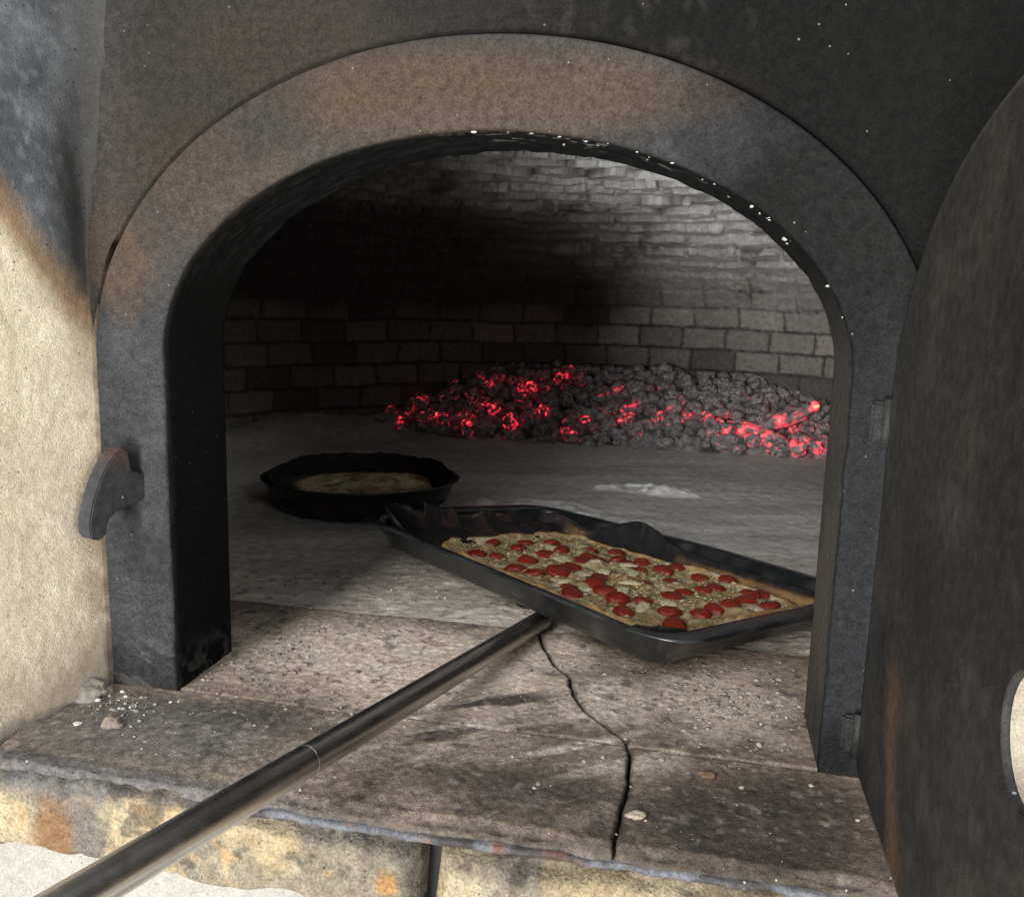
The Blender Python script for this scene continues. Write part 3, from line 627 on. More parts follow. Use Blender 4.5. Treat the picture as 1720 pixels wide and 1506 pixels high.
def block(x0, x1, seed, label, zb, lean0, lean1):
    """rough ochre stone block: front face with an irregular lower edge"""
    X = np.linspace(0, 1, int((x1 - x0) / .0022)); nz = 60; k = np.linspace(0, 1, nz)
    Zt = lambda x: np.where(x < .19, -.0035, -.017)
    secs = []
    def xs(t, z): return x0 + lean0 * z + (x1 + lean1 * z - x0 - lean0 * z) * t
    bx = x0 + (x1 - x0) * X
    bot = zb(bx) + (fbm(np.stack([bx, bx * 0, bx * 0], -1), 16, 4, seed) - .5) * .016
    top = np.interp(bx, [.15, .23], [-.0035, -.0175])
    z = top[:, None] + (bot - top)[:, None] * k[None]; x = xs(X[:, None], z)
    P = np.stack([x, x * 0, z], -1)
    e = np.minimum(np.minimum(x - xs(0, z), xs(1, z) - x) , np.minimum(z - bot[:, None], top[:, None] - z))
    y = -.146 + (fbm(P, 12, 5, seed + 1) - .5) * .012 + (fbm(P, 70, 4, seed + 2) - .5) * .004 + .010 * (1 - sm(0, .012, e + (fbm(P, 60, 3, seed + 3) - .5) * .01)) ** 2
    G = np.stack([x, y, z], -1)
    Gp = np.pad(G, ((1, 1), (1, 1), (0, 0)), mode='edge')
    for s_ in (np.s_[0, :], np.s_[-1, :], np.s_[:, 0], np.s_[:, -1]): Gp[s_][..., 1] = -.03
    V = Gp.reshape(-1, 3); Q = np.stack([V[:, 0], V[:, 0] * 0, V[:, 2]], -1)
    c = mix((.33, .29, .22), (.50, .40, .25), sm(.42, .58, fbm(Q, 16, 5, seed + 4)))
    c = mix(c, (.20, .185, .165), .85 * sm(.50, .62, fbm(Q, 11, 5, seed + 5)) * (1 if x0 < .3 else .45))
    c = mix(c, (.62, .42, .21), .8 * sm(.60, .68, fbm(Q, 34, 4, seed + 6)))
    c = mix(c, (.60, .52, .38), .6 * sm(.5, .65, fbm(Q, 22, 4, seed + 7)) * (1 if x0 > .3 else .5))
    c = mix(c, (.30, .15, .055), .75 * blob(V[:, 0], V[:, 2], .052, -.05, .022, .05, Q, .6, seed + 8))
    c = mix(c, (.60, .50, .33), .7 * blob(V[:, 0], V[:, 2], .005, -.05, .035, .05, Q, .4, seed + 9))
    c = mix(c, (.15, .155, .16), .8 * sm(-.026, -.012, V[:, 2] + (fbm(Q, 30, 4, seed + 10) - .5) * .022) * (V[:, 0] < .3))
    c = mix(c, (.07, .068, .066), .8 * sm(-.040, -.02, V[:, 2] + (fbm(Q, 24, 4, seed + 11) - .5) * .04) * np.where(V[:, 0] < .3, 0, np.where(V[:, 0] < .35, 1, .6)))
    c = mix(c, (.07, .065, .06), .7 * sm(.318, .345, V[:, 0] + (fbm(Q, 30, 3, seed + 12) - .5) * .02) * (V[:, 0] < .35))
    c = mix(c, (.58, .34, .13), .85 * blob(V[:, 0], V[:, 2], .318, -.048, .011, .013, Q, .3, seed + 13))
    c = mix(c, (.06, .055, .05), .6 * sm(.62, .7, fbm(Q, 60, 4, seed + 14)))
    c = np.clip(c, 0, 1) ** 1.15 * .47
    o = mesh('stone_block', V, flip(gridfaces(len(X) + 2, nz + 2)), M_BLOCK, col=c, loc=((x0 + x1) / 2, -.1, -.05)); tag(o, label, 'stone block')
block(-.10, .343, 201, 'yellow and grey stone block under the left of the ledge, rust stained at its end', lambda x: np.interp(x, [-.1, 0, .08, .17, .25, .34], [-.072, -.072, -.073, -.079, -.074, -.098]), 0, .05)
block(.357, .92, 231, 'pale yellow stone block under the right of the ledge, beyond the black gap', lambda x: -.115 + 0 * x, .09, 0)

V, F = box(-.3, 1.0, -.118, .26, -.13, -.022, 0)
o = mesh('gap_shade_backing', V, F, simple('gap_shade_dark', (.008, .007, .006), .95), loc=(.35, .05, -.1), smooth=False); o['kind'] = 'structure'; o['label'] = 'added dark backing under the hearth stones, standing in for shade in the gaps'  # added dark backing: stands in for shade in the gaps between stones
# ------------------------------------------------------------------ loose ash and pebbles on the ledge
def crumbs(name, N, sampler, rmin, rmax, colr, label, surf):
    Vs, Fs, Cs = [], [], []; bm = bmesh.new(); bmesh.ops.create_icosphere(bm, subdivisions=1, radius=1)
    bv = np.array([v.co[:] for v in bm.verts]); bf = np.array([[v.index for v in f.verts] for f in bm.faces]); bm.free(); k = 0
    for i in range(N):
        x, y = sampler(); r = rmin + (rmax - rmin) * RNG.random() ** 7
        v = bv * (r * RNG.uniform(.6, 1.3, (1, 3))) * RNG.uniform(.75, 1.2, (len(bv), 1)); v[:, 2] *= .55
        Vs.append(v + np.array([x, y, surf(x, y) + r * .2])); Fs.append(bf + k); k += len(bv)
        Cs.append(np.tile(np.array(colr) * RNG.uniform(.3, 1.0), (len(bv), 1)))
    o = mesh(name, np.concatenate(Vs), np.concatenate(Fs), M_CRUMB, col=np.concatenate(Cs), loc=(.3, 0, 0), smooth=False)
    o['kind'] = 'stuff'; tag(o, label, 'ash'); return o
def g(cx, cy, sx, sy): return lambda: (RNG.normal(cx, sx), RNG.normal(cy, sy))
def pick(*fs):
    w = np.array([f[1] for f in fs], float); w /= w.sum()
    def s():
        for _ in range(50):
            x, y = fs[RNG.choice(len(fs), p=w)][0]()
            if -.138 < y < .9 and x > -.01 and not (y < 0.1 and .0 < x < .066 and y > -.004) and x < .64: return x, y
        return .3, .0
    return s
crumbs('ash_crumbs', 3200, pick((g(.565, .13, .04, .05), 5), (g(.52, .09, .06, .05), 3.5), (g(.09, .30, .10, .06), 2.5), (g(.17, .02, .10, .05), 2.5), (g(.11, .10, .03, .06), 3), (g(.3, -.03, .12, .07), 1.3), (g(.55, -.08, .08, .04), .3), (g(.09, -.08, .05, .03), .4)),
       .0006, .0030, (.44, .39, .32), 'pale ash crumbs scattered over the hearth stones', lambda x, y: .0005)
crumbs('plaster_chips', 130, pick((g(.02, -.030, .022, .012), 4), (g(.045, -.045, .018, .012), 4), (g(.09, -.06, .04, .03), 1)), .0006, .0034, (.62, .60, .56), 'white plaster chips heaped in the left corner of the ledge', lambda x, y: .002)
def lump(bmr, amp, f, seed, sc=(1, 1, 1), sub=3):
    bm = bmesh.new(); bmesh.ops.create_icosphere(bm, subdivisions=sub, radius=1)
    V = np.array([v.co[:] for v in bm.verts]); F = np.array([[v.index for v in f_.verts] for f_ in bm.faces]); bm.free()
    V = V * (1 + amp * (fbm(V, f, 4, seed) - .5) * 2)[:, None]
    return V * np.array(sc) * bmr, F
for (x, y, r, sc, colr, lab) in [(.054, -.074, .0065, (1.2, .9, .8), (.23, .19, .155), 'small brown pebble on the left end of the ledge'),
                              (.025, -.078, .0030, (1.2, 1, .5), (.6, .57, .52), 'single white plaster chip left of the brown pebble'),
                              (.486, -.100, .0052, (1.2, .9, .5), (.42, .34, .26), 'small tan stone chip beside the crack at the ledge front'),
                              (.536, -.030, .0048, (1.5, 1, .5), (.16, .10, .06), 'dark brown cinder lying on the right hand slab')]:
    V, F = lump(r, .75, 1.7, int(x * 1000), sc, 3); o = mesh('pebble', V + np.array([x, y, .001 + r * sc[2] * .6]), F, M_CRUMB, col=np.array(colr), loc=(x, y, 0), smooth=False); tag(o, lab, 'pebble')
V, F = lump(.02, .6, 1.7, 77, (.95, .8, .5), 4); o = mesh('mortar_lump', V + np.array([-.004, -.026, .004]), F, M_PLASTER, col=np.array((.26, .24, .20)), loc=(-.004, -.026, 0)); tag(o, 'grey lump of old mortar in the corner by the left foot of the arch', 'mortar')

# ------------------------------------------------------------------ ember bed and coals
def bedz(x, y):
    front = 1.53 + .02 * np.sin(x * 9) ; t = np.clip((y - front) / .26, 0, 1)
    hx = np.interp(x, [-.6, -.36, -.12, .1, .35, .6, .85, 1.1], [.0, .055, .15, .178, .172, .158, .138, .11])
    return hx * t ** .8
def build_bed():
    from mathutils import kdtree
    nx, ny = 440, 150
    X = np.linspace(-.5, 1.2, nx); Y = np.linspace(1.5, 1.9, ny); x, y = np.meshgrid(X, Y, indexing='ij'); P = np.stack([x, y, x * 0], -1)
    # loose lumps of every size sunk in the ash
    n = 2600; C = np.stack([RNG.uniform(-.5, 1.2, n), RNG.uniform(1.5, 1.9, n)], 1); kd = kdtree.KDTree(n)
    for k in range(n): kd.insert((C[k, 0], C[k, 1], 0), k)
    kd.balance(); R_ = RNG.uniform(.006, .017, n); tone = RNG.random(n)
    h = np.zeros(x.size); tn = np.zeros(x.size)
    for k, (a, b) in enumerate(zip(x.ravel(), y.ravel())):
        for co, idx, d in kd.find_n((a, b, 0), 3):
            q = R_[idx] ** 2 - d * d
            if q > 0 and math.sqrt(q) * .9 > h[k]: h[k] = math.sqrt(q) * .9; tn[k] = tone[idx]
    h = h.reshape(nx, ny); tn = tn.reshape(nx, ny)
    z = bedz(x, y) - .016 + h + (fbm(P, 60, 4, 161) - .5) * .008
    c = mix((.12, .11, .113), (.55, .51, .515), np.clip(tn * .8 + h * 12, 0, 1)); c = mix(c, (.06, .055, .055), .6 * sm(.55, .7, fbm(P, 90, 3, 162)))
    o = mesh('ember_bed', np.stack([x, y, z], -1).reshape(-1, 3), gridfaces(nx, ny), M_CRUMB, col=c.reshape(-1, 3), loc=(.35, 1.7, 0)); o['kind'] = 'stuff'; tag(o, 'bed of small grey cinders and ash under the embers at the back', 'ash')
build_bed()
def coal_mesh(k, mat, long_=1.):
    V, F = lump(1, .6, 1.2 + .3 * (k % 3), 300 + k * 7, ((.95 + .25 * (k % 3)) * long_, .9, .75), 3)
    V = np.round(V * 2.2) / 2.2 * .35 + V * .65
    me = bpy.data.meshes.new('coal'); me.from_pydata([tuple(v) for v in V], [], F.tolist()); me.polygons.foreach_set('use_smooth', np.ones(len(me.polygons), bool)); me.materials.append(mat); return me
MESH = {0: [coal_mesh(k, M_COAL0) for k in range(6)], 1: [coal_mesh(k + 6, M_COAL1) for k in range(6)], 2: [coal_mesh(k + 12, M_COAL2) for k in range(6)]}
GL = {0: ('dull grey ash coated coal in the ember heap', 'dull ash grey coals of the ember heap'),
      1: ('grey coal with faint red cracks, smouldering in the ember heap', 'smouldering coals of the ember heap'),
      2: ('brightly glowing red coal in the ember heap', 'bright red coals of the ember heap')}
HOT = [(-.06, 1.56, .035), (-.02, 1.60, .04), (.03, 1.575, .04), (.06, 1.70, .045), (-.04, 1.70, .04), (.20, 1.57, .035), (.25, 1.60, .03), (.33, 1.61, .05), (.41, 1.59, .035), (.47, 1.61, .045), (.56, 1.60, .04), (.60, 1.56, .045), (.66, 1.555, .05), (.72, 1.60, .05), (.79, 1.56, .06), (.82, 1.61, .03), (-.14, 1.57, .03), (-.12, 1.66, .035), (.14, 1.74, .05), (-.22, 1.66, .03), (-.30, 1.61, .03), (-.26, 1.57, .025), (-.33, 1.67, .03), (.10, 1.62, .03), (.30, 1.70, .03)]
def place_coals():
    n = 0; tries = 0; pts = []
    while n < 298 and tries < 20000:
        tries += 1
        x = random.uniform(-.38, .90); y = random.uniform(1.52, 1.80)
        if x < -.1 and random.random() < .55: continue
        z = float(bedz(np.array(x), np.array(y)))
        r = (.010 + .014 * random.random() ** 1.6) * (1.15 if x > .3 else .95)
        if any((x - a) ** 2 + (y - b) ** 2 + (z - c) ** 2 < (.62 * (r + q)) ** 2 for a, b, c, q in pts): continue
        pts.append((x, y, z, r)); n += 1
        h = min(math.hypot(x - a, (y - b) * 1.3) / c for a, b, c in HOT)
        kind = 2 if h < .75 else (1 if h < 1.25 or random.random() < .08 else 0)
        if x < 0 and kind == 0 and random.random() < .25: kind = 1
        o = bpy.data.objects.new('coal', MESH[kind][n % 6]); COL.objects.link(o)
        o.location = (x, y, z + .002); o.scale = (r, r, r); o.rotation_euler = (random.uniform(-.5, .5), random.uniform(-.5, .5), random.uniform(0, 6.3))
        tag(o, GL[kind][0], 'coal', GL[kind][1])
    # two charred branches glowing at the right
    for (x, y, z, L, rz, ry, lab) in [(.735, 1.60, .085, .085, .35, -.35, 'longer charred stick glowing red on top of the embers at the right'), (.66, 1.57, .045, .075, -.35, .2, 'charred stick glowing below the longer stick, at the foot of the embers')]:
        V, F = lump(1, .45, 2.4, int(L * 999), (L, .020, .018), 4); me = bpy.data.meshes.new('charred_stick'); me.from_pydata([tuple(v) for v in V], [], F.tolist()); me.polygons.foreach_set('use_smooth', np.ones(len(me.polygons), bool))
        o = link('charred_stick', me, M_STICK, None, (x, y, z)); o.rotation_euler = (0, ry, rz); tag(o, lab, 'stick')
place_coals()

# ------------------------------------------------------------------ baking tray
TC = np.array([.40, .372]); TYAW = -.684; TA, TB = .265, .178
tray = tag(empty('baking_tray', (TC[0], TC[1], .008), TYAW), 'black rectangular baking tray holding the tomato flatbread', 'baking tray')
def tilt(x, y):   # height of the tray's frame above its base empty: the near edge rides on the peel
    u, v = x / TA, y / TB
    return .0105 - .0125 * v - .001 * u - .004 * np.maximum(0, -u) * np.maximum(0, v)
def warp(x, y):   # the far side is bent in towards its left corner
    return np.where(y > 0, y * (1 - .13 * sm(.35, -1, x / TA)), y)
def rrect(a, b, r, n=16, ns=24):
    pts = []
    for (cx, cy, a0) in ((a - r, b - r, 0), (-a + r, b - r, 90), (-a + r, -b + r, 180), (a - r, -b + r, 270)):
        for t in np.linspace(0, 90, n): pts.append((cx + r * math.cos(math.radians(a0 + t)), cy + r * math.sin(math.radians(a0 + t))))
        nx = {0: (-a + r, b), 90: (-a, -b + r), 180: (a - r, -b), 270: (a, b - r)}[a0]
        p = pts[-1]
        for t in np.linspace(0, 1, ns + 2)[1:-1]: pts.append((p[0] + (nx[0] - p[0]) * t, p[1] + (nx[1] - p[1]) * t))
    return np.array(pts)
def build_tray():
    H = .038
    prof = [(-.022, .0012, .02), (-.020, .003, .022), (-.016, .010, .026), (-.006, H - .004, .036), (-.004, H - .001, .038), (-.001, H, .040), (.004, H, .044), (.0065, H - .0012, .046), (.0065, H - .0035, .046), (.003, H - .004, .043), (-.002, H - .004, .040), (-.005, H - .010, .036), (-.0175, .008, .024), (-.0215, .0015, .020), (-.026, 0, .016)]
    rings = []
    for d, z, r in prof:
        R_ = rrect(TA + d - .006, TB + d - .006, r)
        if d > -.003:
            ex = sm(.75, 1., -R_[:, 0] / TA); R_[:, 0] -= ex * .016 * (1 if d > 0 else .25)      # wider lip at the two short ends
            ex = sm(.75, 1., R_[:, 0] / TA); R_[:, 0] += ex * .016 * (1 if d > 0 else .25)
        rings.append(np.concatenate([R_, np.full((len(R_), 1), z)], 1))
    # inner floor, outer bottom
    inner = [np.concatenate([rings[0][:, :2] * k, np.full((len(rings[0]), 1), .0012)], 1) for k in (.02, .35, .7)]
    outer = [np.concatenate([rings[-1][:, :2] * k, np.full((len(rings[0]), 1), 0.)], 1) for k in (.7, .35, .02)]
    G = np.array(inner + rings + outer)
    G[..., 2] += tilt(G[..., 0], G[..., 1]) + (fbm(G, 8, 3, 171) - .5) * .004; G[..., 1] = warp(G[..., 0], G[..., 1])
    c = mix((.0055, .0065, .0072), (.010, .0115, .0125), fbm(G, 30, 4, 172)); k = np.arange(len(G))[:, None]
    c = mix(c, (.035, .038, .038), .7 * ((k >= 8) & (k <= 10)) * sm(.4, .6, fbm(G, 50, 4, 173)))
    c = mix(c, (.05, .05, .048), .5 * sm(.58, .7, fbm(G, 60, 4, 174)))
    mesh('tray_body', G.reshape(-1, 3), flip(gridfaces(len(G), G.shape[1], True)), M_ENAMEL, tray, c.reshape(-1, 3))
build_tray()
# burnt baking paper lining the tray
def build_paper():
    nx, ny = 200, 140; u = np.linspace(-1, 1, nx); v = np.linspace(-1, 1, ny); U, V_ = np.meshgrid(u, v, indexing='ij')
    P = np.stack([U, V_, U * 0], -1)
    ax, by = TA - .034, TB - .034
    # sheet wider than the tray: its margins turn up against the walls and stand above them in places
    ex = np.abs(U) ** 1; x = U * (ax + .026); y = V_ * (by + .026)
    dx = np.maximum(np.abs(x) - ax, 0); dy = np.maximum(np.abs(y) - by, 0)
    hx = np.clip(dx / .026, 0, 1); hy = np.clip(dy / .026, 0, 1); h = np.maximum(hx, hy)
    rag = fbm(P, 3.2, 5, 181)
    top = .020 + .022 * (rag - .4)
    top = top + .024 * np.exp(-((U + .27) / .20) ** 2) * (V_ > .5) * 1.0              # peak at the back
    top = top - .010 * (1 - sm(-.95, -.6, U)) * (V_ > -.2)
    top = np.where((V_ < -.5) & (U < .7), top - .014, top) + .030 * sm(-.45, -.8, U) * sm(-.3, -.8, V_) * (.4 + fbm(P, 7, 4, 180))
    top = top + .014 * blob(U, V_, .93, -.9, .16, .5)                                # burnt flap at the near corner
    z = .0025 + h ** 1.5 * top + (fbm(P, 9, 4, 182) - .5) * .003
    sx, sy = np.sign(x), np.sign(y)
    lim = .004 + .010 * h
    zf = .002 + .017 * np.clip(z / .038, 0, 1.1)
    x = sx * np.minimum(np.abs(x), ax + zf); y = sy * np.minimum(np.abs(y), by + zf)
    qx, qy = np.abs(x) - (ax - .022), np.abs(y) - (by - .022); cn = (qx > 0) & (qy > 0); ql = np.hypot(qx, qy) + 1e-9; kk = np.minimum(1, (.022 + zf) / ql)
    x = np.where(cn, sx * (ax - .022 + qx * kk), x); y = np.where(cn, sy * (by - .022 + qy * kk), y)
    cr = (fbm(P, 16, 4, 183) - .5) * .010 * h; x -= sx * np.abs(cr) * 1.; y -= sy * np.abs(cr)
    # dark curled flap covering the left end
    flap = (1 - sm(-.86, -.60, U + (rag - .5) * .3)) * sm(-1.0, -.6, V_ + 1.2)
    z = z + flap * (.012 + .012 * fbm(P, 6, 4, 184))
    z = z + tilt(x, y); y = warp(x, y)
    c = mix((.26, .155, .062), (.16, .085, .035), sm(.35, .65, fbm(P, 5, 4, 185)))
    burn = np.maximum.reduce([sm(.60, .9, h + (rag - .5) * .8), 1 - sm(-.85, -.52, U + (rag - .5) * .35), 1. * blob(U, V_, -.25, .98, .50, .34, P, .3, 186), blob(U, V_, 1., -.9, .28, .3, P, .3, 187), .9 * sm(.78, .95, U + (rag - .5) * .2) * (V_ > .1)])
    c = mix(c, (.008, .007, .007), np.clip(burn * 1.25, 0, 1)); c = mix(c, (.05, .026, .02), .5 * flap * sm(.5, .65, fbm(P, 10, 4, 188)))
    e = (np.abs(U) > .985) | (np.abs(V_) > .985); c = mix(c, (.12, .10, .09), e * .35 * (fbm(P, 14, 3, 189) > .60) * (U < -.3) * (V_ < .5))
    o = mesh('baking_paper', np.stack([x, y, z], -1).reshape(-1, 3), gridfaces(nx, ny), M_PAPER, None, c.reshape(-1, 3))
    o.location = tray.location; o.rotation_euler = (0, 0, TYAW)
    sol = o.modifiers.new('thickness', 'SOLIDIFY'); sol.thickness = .0006
    tag(o, 'brown baking paper burnt black at its edges, lining the black tray', 'baking paper')
build_paper()
# ------------------------------------------------------------------ tomato flatbread
bread = tag(empty('flatbread', (TC[0], TC[1], .008), TYAW), 'rectangular flatbread topped with red tomatoes, cheese and herbs', 'flatbread')
PX0, PX1, PY0, PY1 = -.200, .224, -.118, .138
def bread_z(x, y):
    P = np.stack([np.asarray(x, float), np.asarray(y, float), np.asarray(x, float) * 0], -1)
    return .0105 + (fbm(P, 25, 4, 192) - .5) * .008 + np.maximum(fbm(P, 45, 2, 190) - .55, 0) * .02 + tilt(P[..., 0], P[..., 1])
def build_bread():
    nr, n = 44, 200
    R_ = rrect((PX1 - PX0) / 2, (PY1 - PY0) / 2, .035, 12, 38); c0 = np.array([(PX0 + PX1) / 2, (PY0 + PY1) / 2]); n = len(R_)
    wob = 1 + (fbm(np.concatenate([R_, R_[:, :1] * 0], 1), 22, 3, 191) - .5) * .07
    R_ = R_ * wob[:, None]
    G = []
    ks = np.concatenate([np.linspace(.01, .90, nr), [.93, .955, .975, .99, 1., 1.]])
    for i, k in enumerate(ks):
        xy = c0 + R_ * k; z = bread_z(xy[:, 0], xy[:, 1])
        Q = np.concatenate([xy, xy[:, :1] * 0], 1)
        z = z + .005 * np.exp(-((k - .945) / .03) ** 2) * (.1 + 1.6 * fbm(Q, 45, 3, 193)) + (fbm(Q, 160, 2, 194) - .5) * .003 * (k < .92)
        z = np.where(k > .96, z - .010 * sm(.955, 1., k), z)
        if i == len(ks) - 1: z = z * 0 + .0035 + tilt(xy[:, 0], xy[:, 1])
        G.append(np.concatenate([xy, z[:, None]], 1))
    G = np.array(G); Q = G * (1, 1, 0); G[..., 1] = warp(G[..., 0], G[..., 1]); kk = ks[:, None] * np.ones((1, n))
    c = mix((.50, .375, .20), (.36, .265, .13), fbm(Q, 40, 4, 195))                   # herby top
    c = mix(c, (.17, .13, .06), .6 * sm(.52, .62, fbm(Q, 150, 3, 196)))
    c = mix(c, (.36, .20, .08), .6 * sm(.54, .66, fbm(Q, 32, 4, 205)))
    c = mix(c, (.64, .56, .38), .8 * sm(.52, .62, fbm(Q, 48, 4, 197)))
    cr = mix((.45, .27, .10), (.28, .115, .035), sm(.4, .65, fbm(Q, 35, 4, 198))); cr = mix(cr, (.58, .44, .22), .6 * sm(.55, .65, fbm(Q, 70, 3, 199)))
    c = mix(c, cr, sm(.90, .96, kk + (fbm(Q, 30, 4, 200) - .5) * .16))
    mesh('bread_base', G.reshape(-1, 3), gridfaces(len(G), n, True), M_DOUGH, bread, c.reshape(-1, 3))
build_bread()
TOM = [(-.094, .032), (-.079, .072), (-.034, .045), (-.038, .015), (-.037, .081), (-.014, .074), (-.006, .095), (.031, .093), (.027, .121), (.024, .057), (.074, .112), (.1, .131), (-.026, -.015), (-.013, -.047), (.019, -.005), (.04, -.037), (.038, -.077), (.069, -.049), (.099, -.061), (.108, -.032), (.154, -.038), (.172, -.008), (.168, .019), (.171, .043), (.069, .068), (.063, .025), (.111, .038), (.117, .01), (.115, .067), (.114, .091), (.164, .078), (.153, .105), (.156, .121), (-.056, .046), (-.129, -.014), (-.105, -.068), (-.072, -.045), (-.025, -.078), (-.115, .052), (-.05, -.083), (-.15, .02), (-.14, .06), (-.165, -.03), (-.12, -.09), (-.085, -.005), (-.06, .105), (.19, .09), (.06, -.092), (.135, -.088), (.185, -.065)]
def build_tomatoes():
    ms = []
    for k in range(5):
        V, F = lump(1, .16, 1.3, 400 + k, (1, 1, 1), 4); V = V * (1 + (fbm(V * (1, 1, .6), 4.5, 3, 420 + k) - .5) * .22)[:, None]; th = np.arctan2(V[:, 1], V[:, 0]); V *= (1 + .035 * np.sin(th * 5 + k) * np.abs(V[:, 2:3].ravel()))[:, None]
        me = bpy.data.meshes.new('tomato_half'); me.from_pydata([tuple(v) for v in V], [], F.tolist()); me.polygons.foreach_set('use_smooth', np.ones(len(me.polygons), bool)); me.materials.append(M_TOMATO); ms.append(me)
    for i, (x, y) in enumerate(TOM):
        big = i in (18, 20, 21, 17, 13, 15, 36, 12)
        r = (.0140 if big else .0115) * random.uniform(.88, 1.12); flat = i in (3, 25, 12, 14, 24)
        o = bpy.data.objects.new('tomato_half', ms[i % 5]); COL.objects.link(o); o.parent = bread
        o.location = (x, float(warp(np.array(x), np.array(y))), float(bread_z(x, y)) + .0005); o.scale = (r * random.uniform(1, 1.25), r * random.uniform(.9, 1.05), r * (.22 if flat else random.uniform(.36, .55))); o.rotation_euler = (random.uniform(-.2, .2), random.uniform(-.2, .2), random.uniform(0, 3))
build_tomatoes()
for i, (x, y) in enumerate([(.013, -.065), (.011, .008), (.054, .006), (.08, -.033), (.129, -.051), (.003, -.022), (.131, -.015), (.095, .021), (-.116, .03), (-.002, .058), (.136, .125), (.028, .039), (-.06, .0), (-.09, -.02), (.05, -.062), (.19, .06)]):
    V, F = lump(1, .5, 1.6, 500 + i, (random.uniform(.010, .017), random.uniform(.006, .011), .0014), 4); V = V * (1 + (fbm(V * (60, 60, 0), 1.1, 3, 540 + i) - .5) * 1.0)[:, None]
    o = mesh('cheese_piece', V, F, M_FOOD, bread, np.array((.62, .55, .36))); o.location = (x, float(warp(np.array(x), np.array(y))), float(bread_z(x, y)) + .001); o.rotation_euler = (0, 0, random.uniform(0, 3))
def herbs():
    Vs, Fs, Cs = [], [], []; k = 0
    base = np.array([(-1, -.25, 0), (1, -.2, .1), (1, .25, 0), (-1, .2, .15), (0, 0, .6)], float); bf = [[0, 1, 4], [1, 2, 4], [2, 3, 4], [3, 0, 4]]
    for i in range(4200):
        x = RNG.uniform(PX0 + .022, PX1 - .022); y = RNG.uniform(PY0 + .02, PY1 - .016)
        if fbm(np.array([[x, y, 0.]]), 26, 3, 600)[0] < .44: continue
        r = RNG.uniform(.0012, .0030); a = RNG.uniform(0, 6.3); R_ = np.array([[math.cos(a), -math.sin(a), 0], [math.sin(a), math.cos(a), 0], [0, 0, 1]])
        v = (base * r) @ R_.T; Vs.append(v + np.array([x, y, 0])); Fs += [[q + k for q in f] for f in bf]; k += 5
        c = np.array([(.22, .16, .07), (.12, .09, .04), (.40, .29, .14), (.60, .52, .34)][RNG.choice(4, p=[.4, .25, .25, .1])]) * RNG.uniform(.7, 1.2); Cs.append(np.tile(c, (5, 1)))
    V = np.concatenate(Vs); V[:, 2] += bread_z(V[:, 0], V[:, 1]) + .0008; V[:, 1] = warp(V[:, 0], V[:, 1])
    o = mesh('herb_topping', V, Fs, M_FOOD, bread, np.concatenate(Cs), smooth=False); o['kind'] = 'stuff'
herbs()

# ------------------------------------------------------------------ peel under the tray
P0, P1 = np.array([.352, .217, .0125]), np.array([.236, -.350, .072])
dirv = (P1 - P0) / np.linalg.norm(P1 - P0); Lh = 1.15
peel = empty('oven_peel', P0); peel.rotation_euler = Vector(dirv).to_track_quat('X', 'Z').to_euler(); tag(peel, 'long steel oven peel slid under the black tray, pole pointing lower left', 'peel')
def build_peel():
    n = 48; xs = np.concatenate([np.linspace(-.03, .40, 60), np.linspace(.402, Lh, 60)]); th = np.linspace(0, 2 * np.pi, n, endpoint=False)
    G = np.array([[(x, .0108 * math.cos(t), .0108 * math.sin(t)) for t in th] for x in xs])
    G += ((fbm(G * (1, .2, .2), 30, 2, 701) - .5) * .0006)[..., None] * (0, 1, 1)
    V = G.reshape(-1, 3); F = [f.tolist() for f in flip(gridfaces(len(xs), n, True))] + [list(range(n)), list(range((len(xs) - 1) * n, len(xs) * n))[::-1]]
    mesh('pole', V, F, M_STEEL, peel)
    ring = [(0, .0108), (.0004, .01125), (.0016, .01135), (.0024, .0109)]
    G = np.array([[(.4 + a * .8, r * math.cos(t), r * math.sin(t)) for t in th] for a, r in ring]); mesh('weld_seam', G.reshape(-1, 3), flip(gridfaces(4, n, True)), M_STEEL, peel)
    # flat blade lying on the stones under the tray
    R_ = rrect(.12, .055, .025, 10, 6); inv = Matrix.Translation(P0) @ peel.rotation_euler.to_matrix().to_4x4(); inv.invert()
    ang = math.atan2(-dirv[1], -dirv[0]); ca, sa = math.cos(ang), math.sin(ang)
    pts = []
    for z in (.0035, .0055):
        for x, y in R_:
            X, Y = x + .185, y; pts.append(inv @ Vector((P0[0] + X * ca - Y * sa, P0[1] + X * sa + Y * ca, z)))
    m = len(R_); F = [list(range(m))[::-1], list(range(m, 2 * m))] + [[i, (i + 1) % m, m + (i + 1) % m, m + i] for i in range(m)]
    mesh('blade', np.array([p[:] for p in pts]), F, M_STEEL, peel, smooth=False)
build_peel()

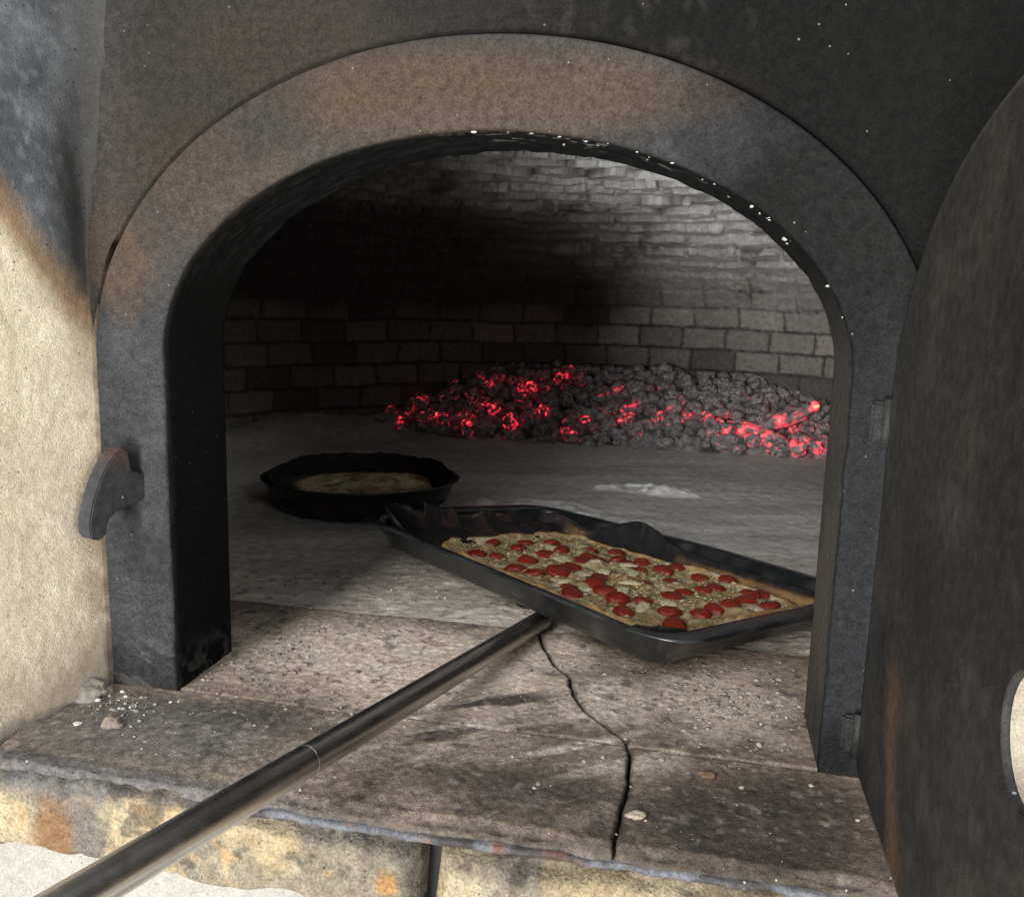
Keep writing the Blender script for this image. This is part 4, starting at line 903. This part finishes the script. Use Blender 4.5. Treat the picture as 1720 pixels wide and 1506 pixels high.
# ------------------------------------------------------------------ round pan with a pie
PC = (-.045, .745, .0)
pan = tag(empty('round_pan', PC), 'round black pan at the back left, lined with charred paper', 'pan')
def lathe(prof, n=96): 
    th = np.linspace(0, 2 * np.pi, n, endpoint=False); return np.array([[(r * math.cos(t), r * math.sin(t), z) for t in th] for r, z in prof]), n
G, n = lathe([(.002, .006), (.10, .006), (.136, .007), (.142, .012), (.158, .044), (.162, .046), (.167, .0465), (.1685, .0445), (.164, .042), (.160, .041), (.146, .008), (.139, .001), (.10, .0), (.002, .0)])
G[..., 2] += .004 + .004 * (-G[..., 1] / .16) * (G[..., 2] > .002)
mesh('pan_body', G.reshape(-1, 3), flip(gridfaces(len(G), n, True)), M_ENAMEL, pan, mix((.007, .007, .008), (.013, .013, .014), fbm(G.reshape(-1, 3), 40, 3, 711)))
def pan_paper():
    nr, n = 40, 220; th = np.linspace(0, 2 * np.pi, n, endpoint=False); G = []
    rag = fbm(np.stack([np.cos(th), np.sin(th), th * 0], -1), 3.5, 4, 712)
    for k in np.linspace(.02, 1, nr):
        r = .150 * min(k / .8, 1) + .010 * max(0, (k - .8) / .2); up_ = max(0, (k - .8) / .2)
        h = .030 + .022 * rag + .010 * np.cos(th - 1.9)
        h = np.where(np.sin(th) < -.3, np.minimum(h, .040), h)
        z = .012 + up_ * (h) ; w = (fbm(np.stack([np.cos(th) * k, np.sin(th) * k, th * 0], -1), 7, 4, 713) - .5) * .012
        G.append(np.stack([(r + w * up_ - .004) * np.cos(th), (r + w * up_ - .004) * np.sin(th), z + (fbm(np.stack([np.cos(th) * k, np.sin(th) * k, th * 0], -1), 9, 3, 714) - .5) * .004], -1))
    G = np.array(G); c = mix((.010, .008, .008), (.04, .024, .014), sm(.45, .7, fbm(G, 40, 4, 715)))
    o = mesh('baking_paper', G.reshape(-1, 3), gridfaces(nr, n, True), M_PAPER, None, c.reshape(-1, 3)); o.location = PC
    sol = o.modifiers.new('thickness', 'SOLIDIFY'); sol.thickness = .0006
    tag(o, 'crumpled sheet of baking paper charred black inside the round pan', 'baking paper')
pan_paper()
pie = tag(empty('pie', (PC[0], PC[1], .021)), 'pale yellow pie with browned folds inside the round pan', 'pie')
def build_pie():
    nr, n = 50, 160; th = np.linspace(0, 2 * np.pi, n, endpoint=False); ks = np.linspace(.01, 1, nr); K, T = np.meshgrid(ks, th, indexing='ij')
    x, y = .128 * K * np.cos(T), .128 * K * np.sin(T); P = np.stack([x, y, x * 0], -1)
    fold = fbm(P, 22, 4, 721); z = .012 + .024 * (fold - .42) * (1 - K ** 6) + .010 * blob(x, y, .05, .05, .07, .05) * fbm(P, 40, 3, 722) * 2 - .012 * sm(.9, 1, K)
    c = mix((.52, .44, .24), (.62, .57, .33), fbm(P, 18, 4, 723)); c = mix(c, (.34, .15, .06), .8 * sm(.5, .62, fold) * sm(-.01, .05, x)); c = mix(c, (.20, .11, .05), .75 * sm(.5, .64, fbm(P, 30, 4, 724))); c = mix(c, (.05, .028, .015), .9 * sm(.78, .95, K + (fold - .5) * .7))
    mesh('crust', np.stack([x, y, z], -1).reshape(-1, 3), gridfaces(nr, n, True), M_DOUGH, pie, c.reshape(-1, 3))
build_pie()
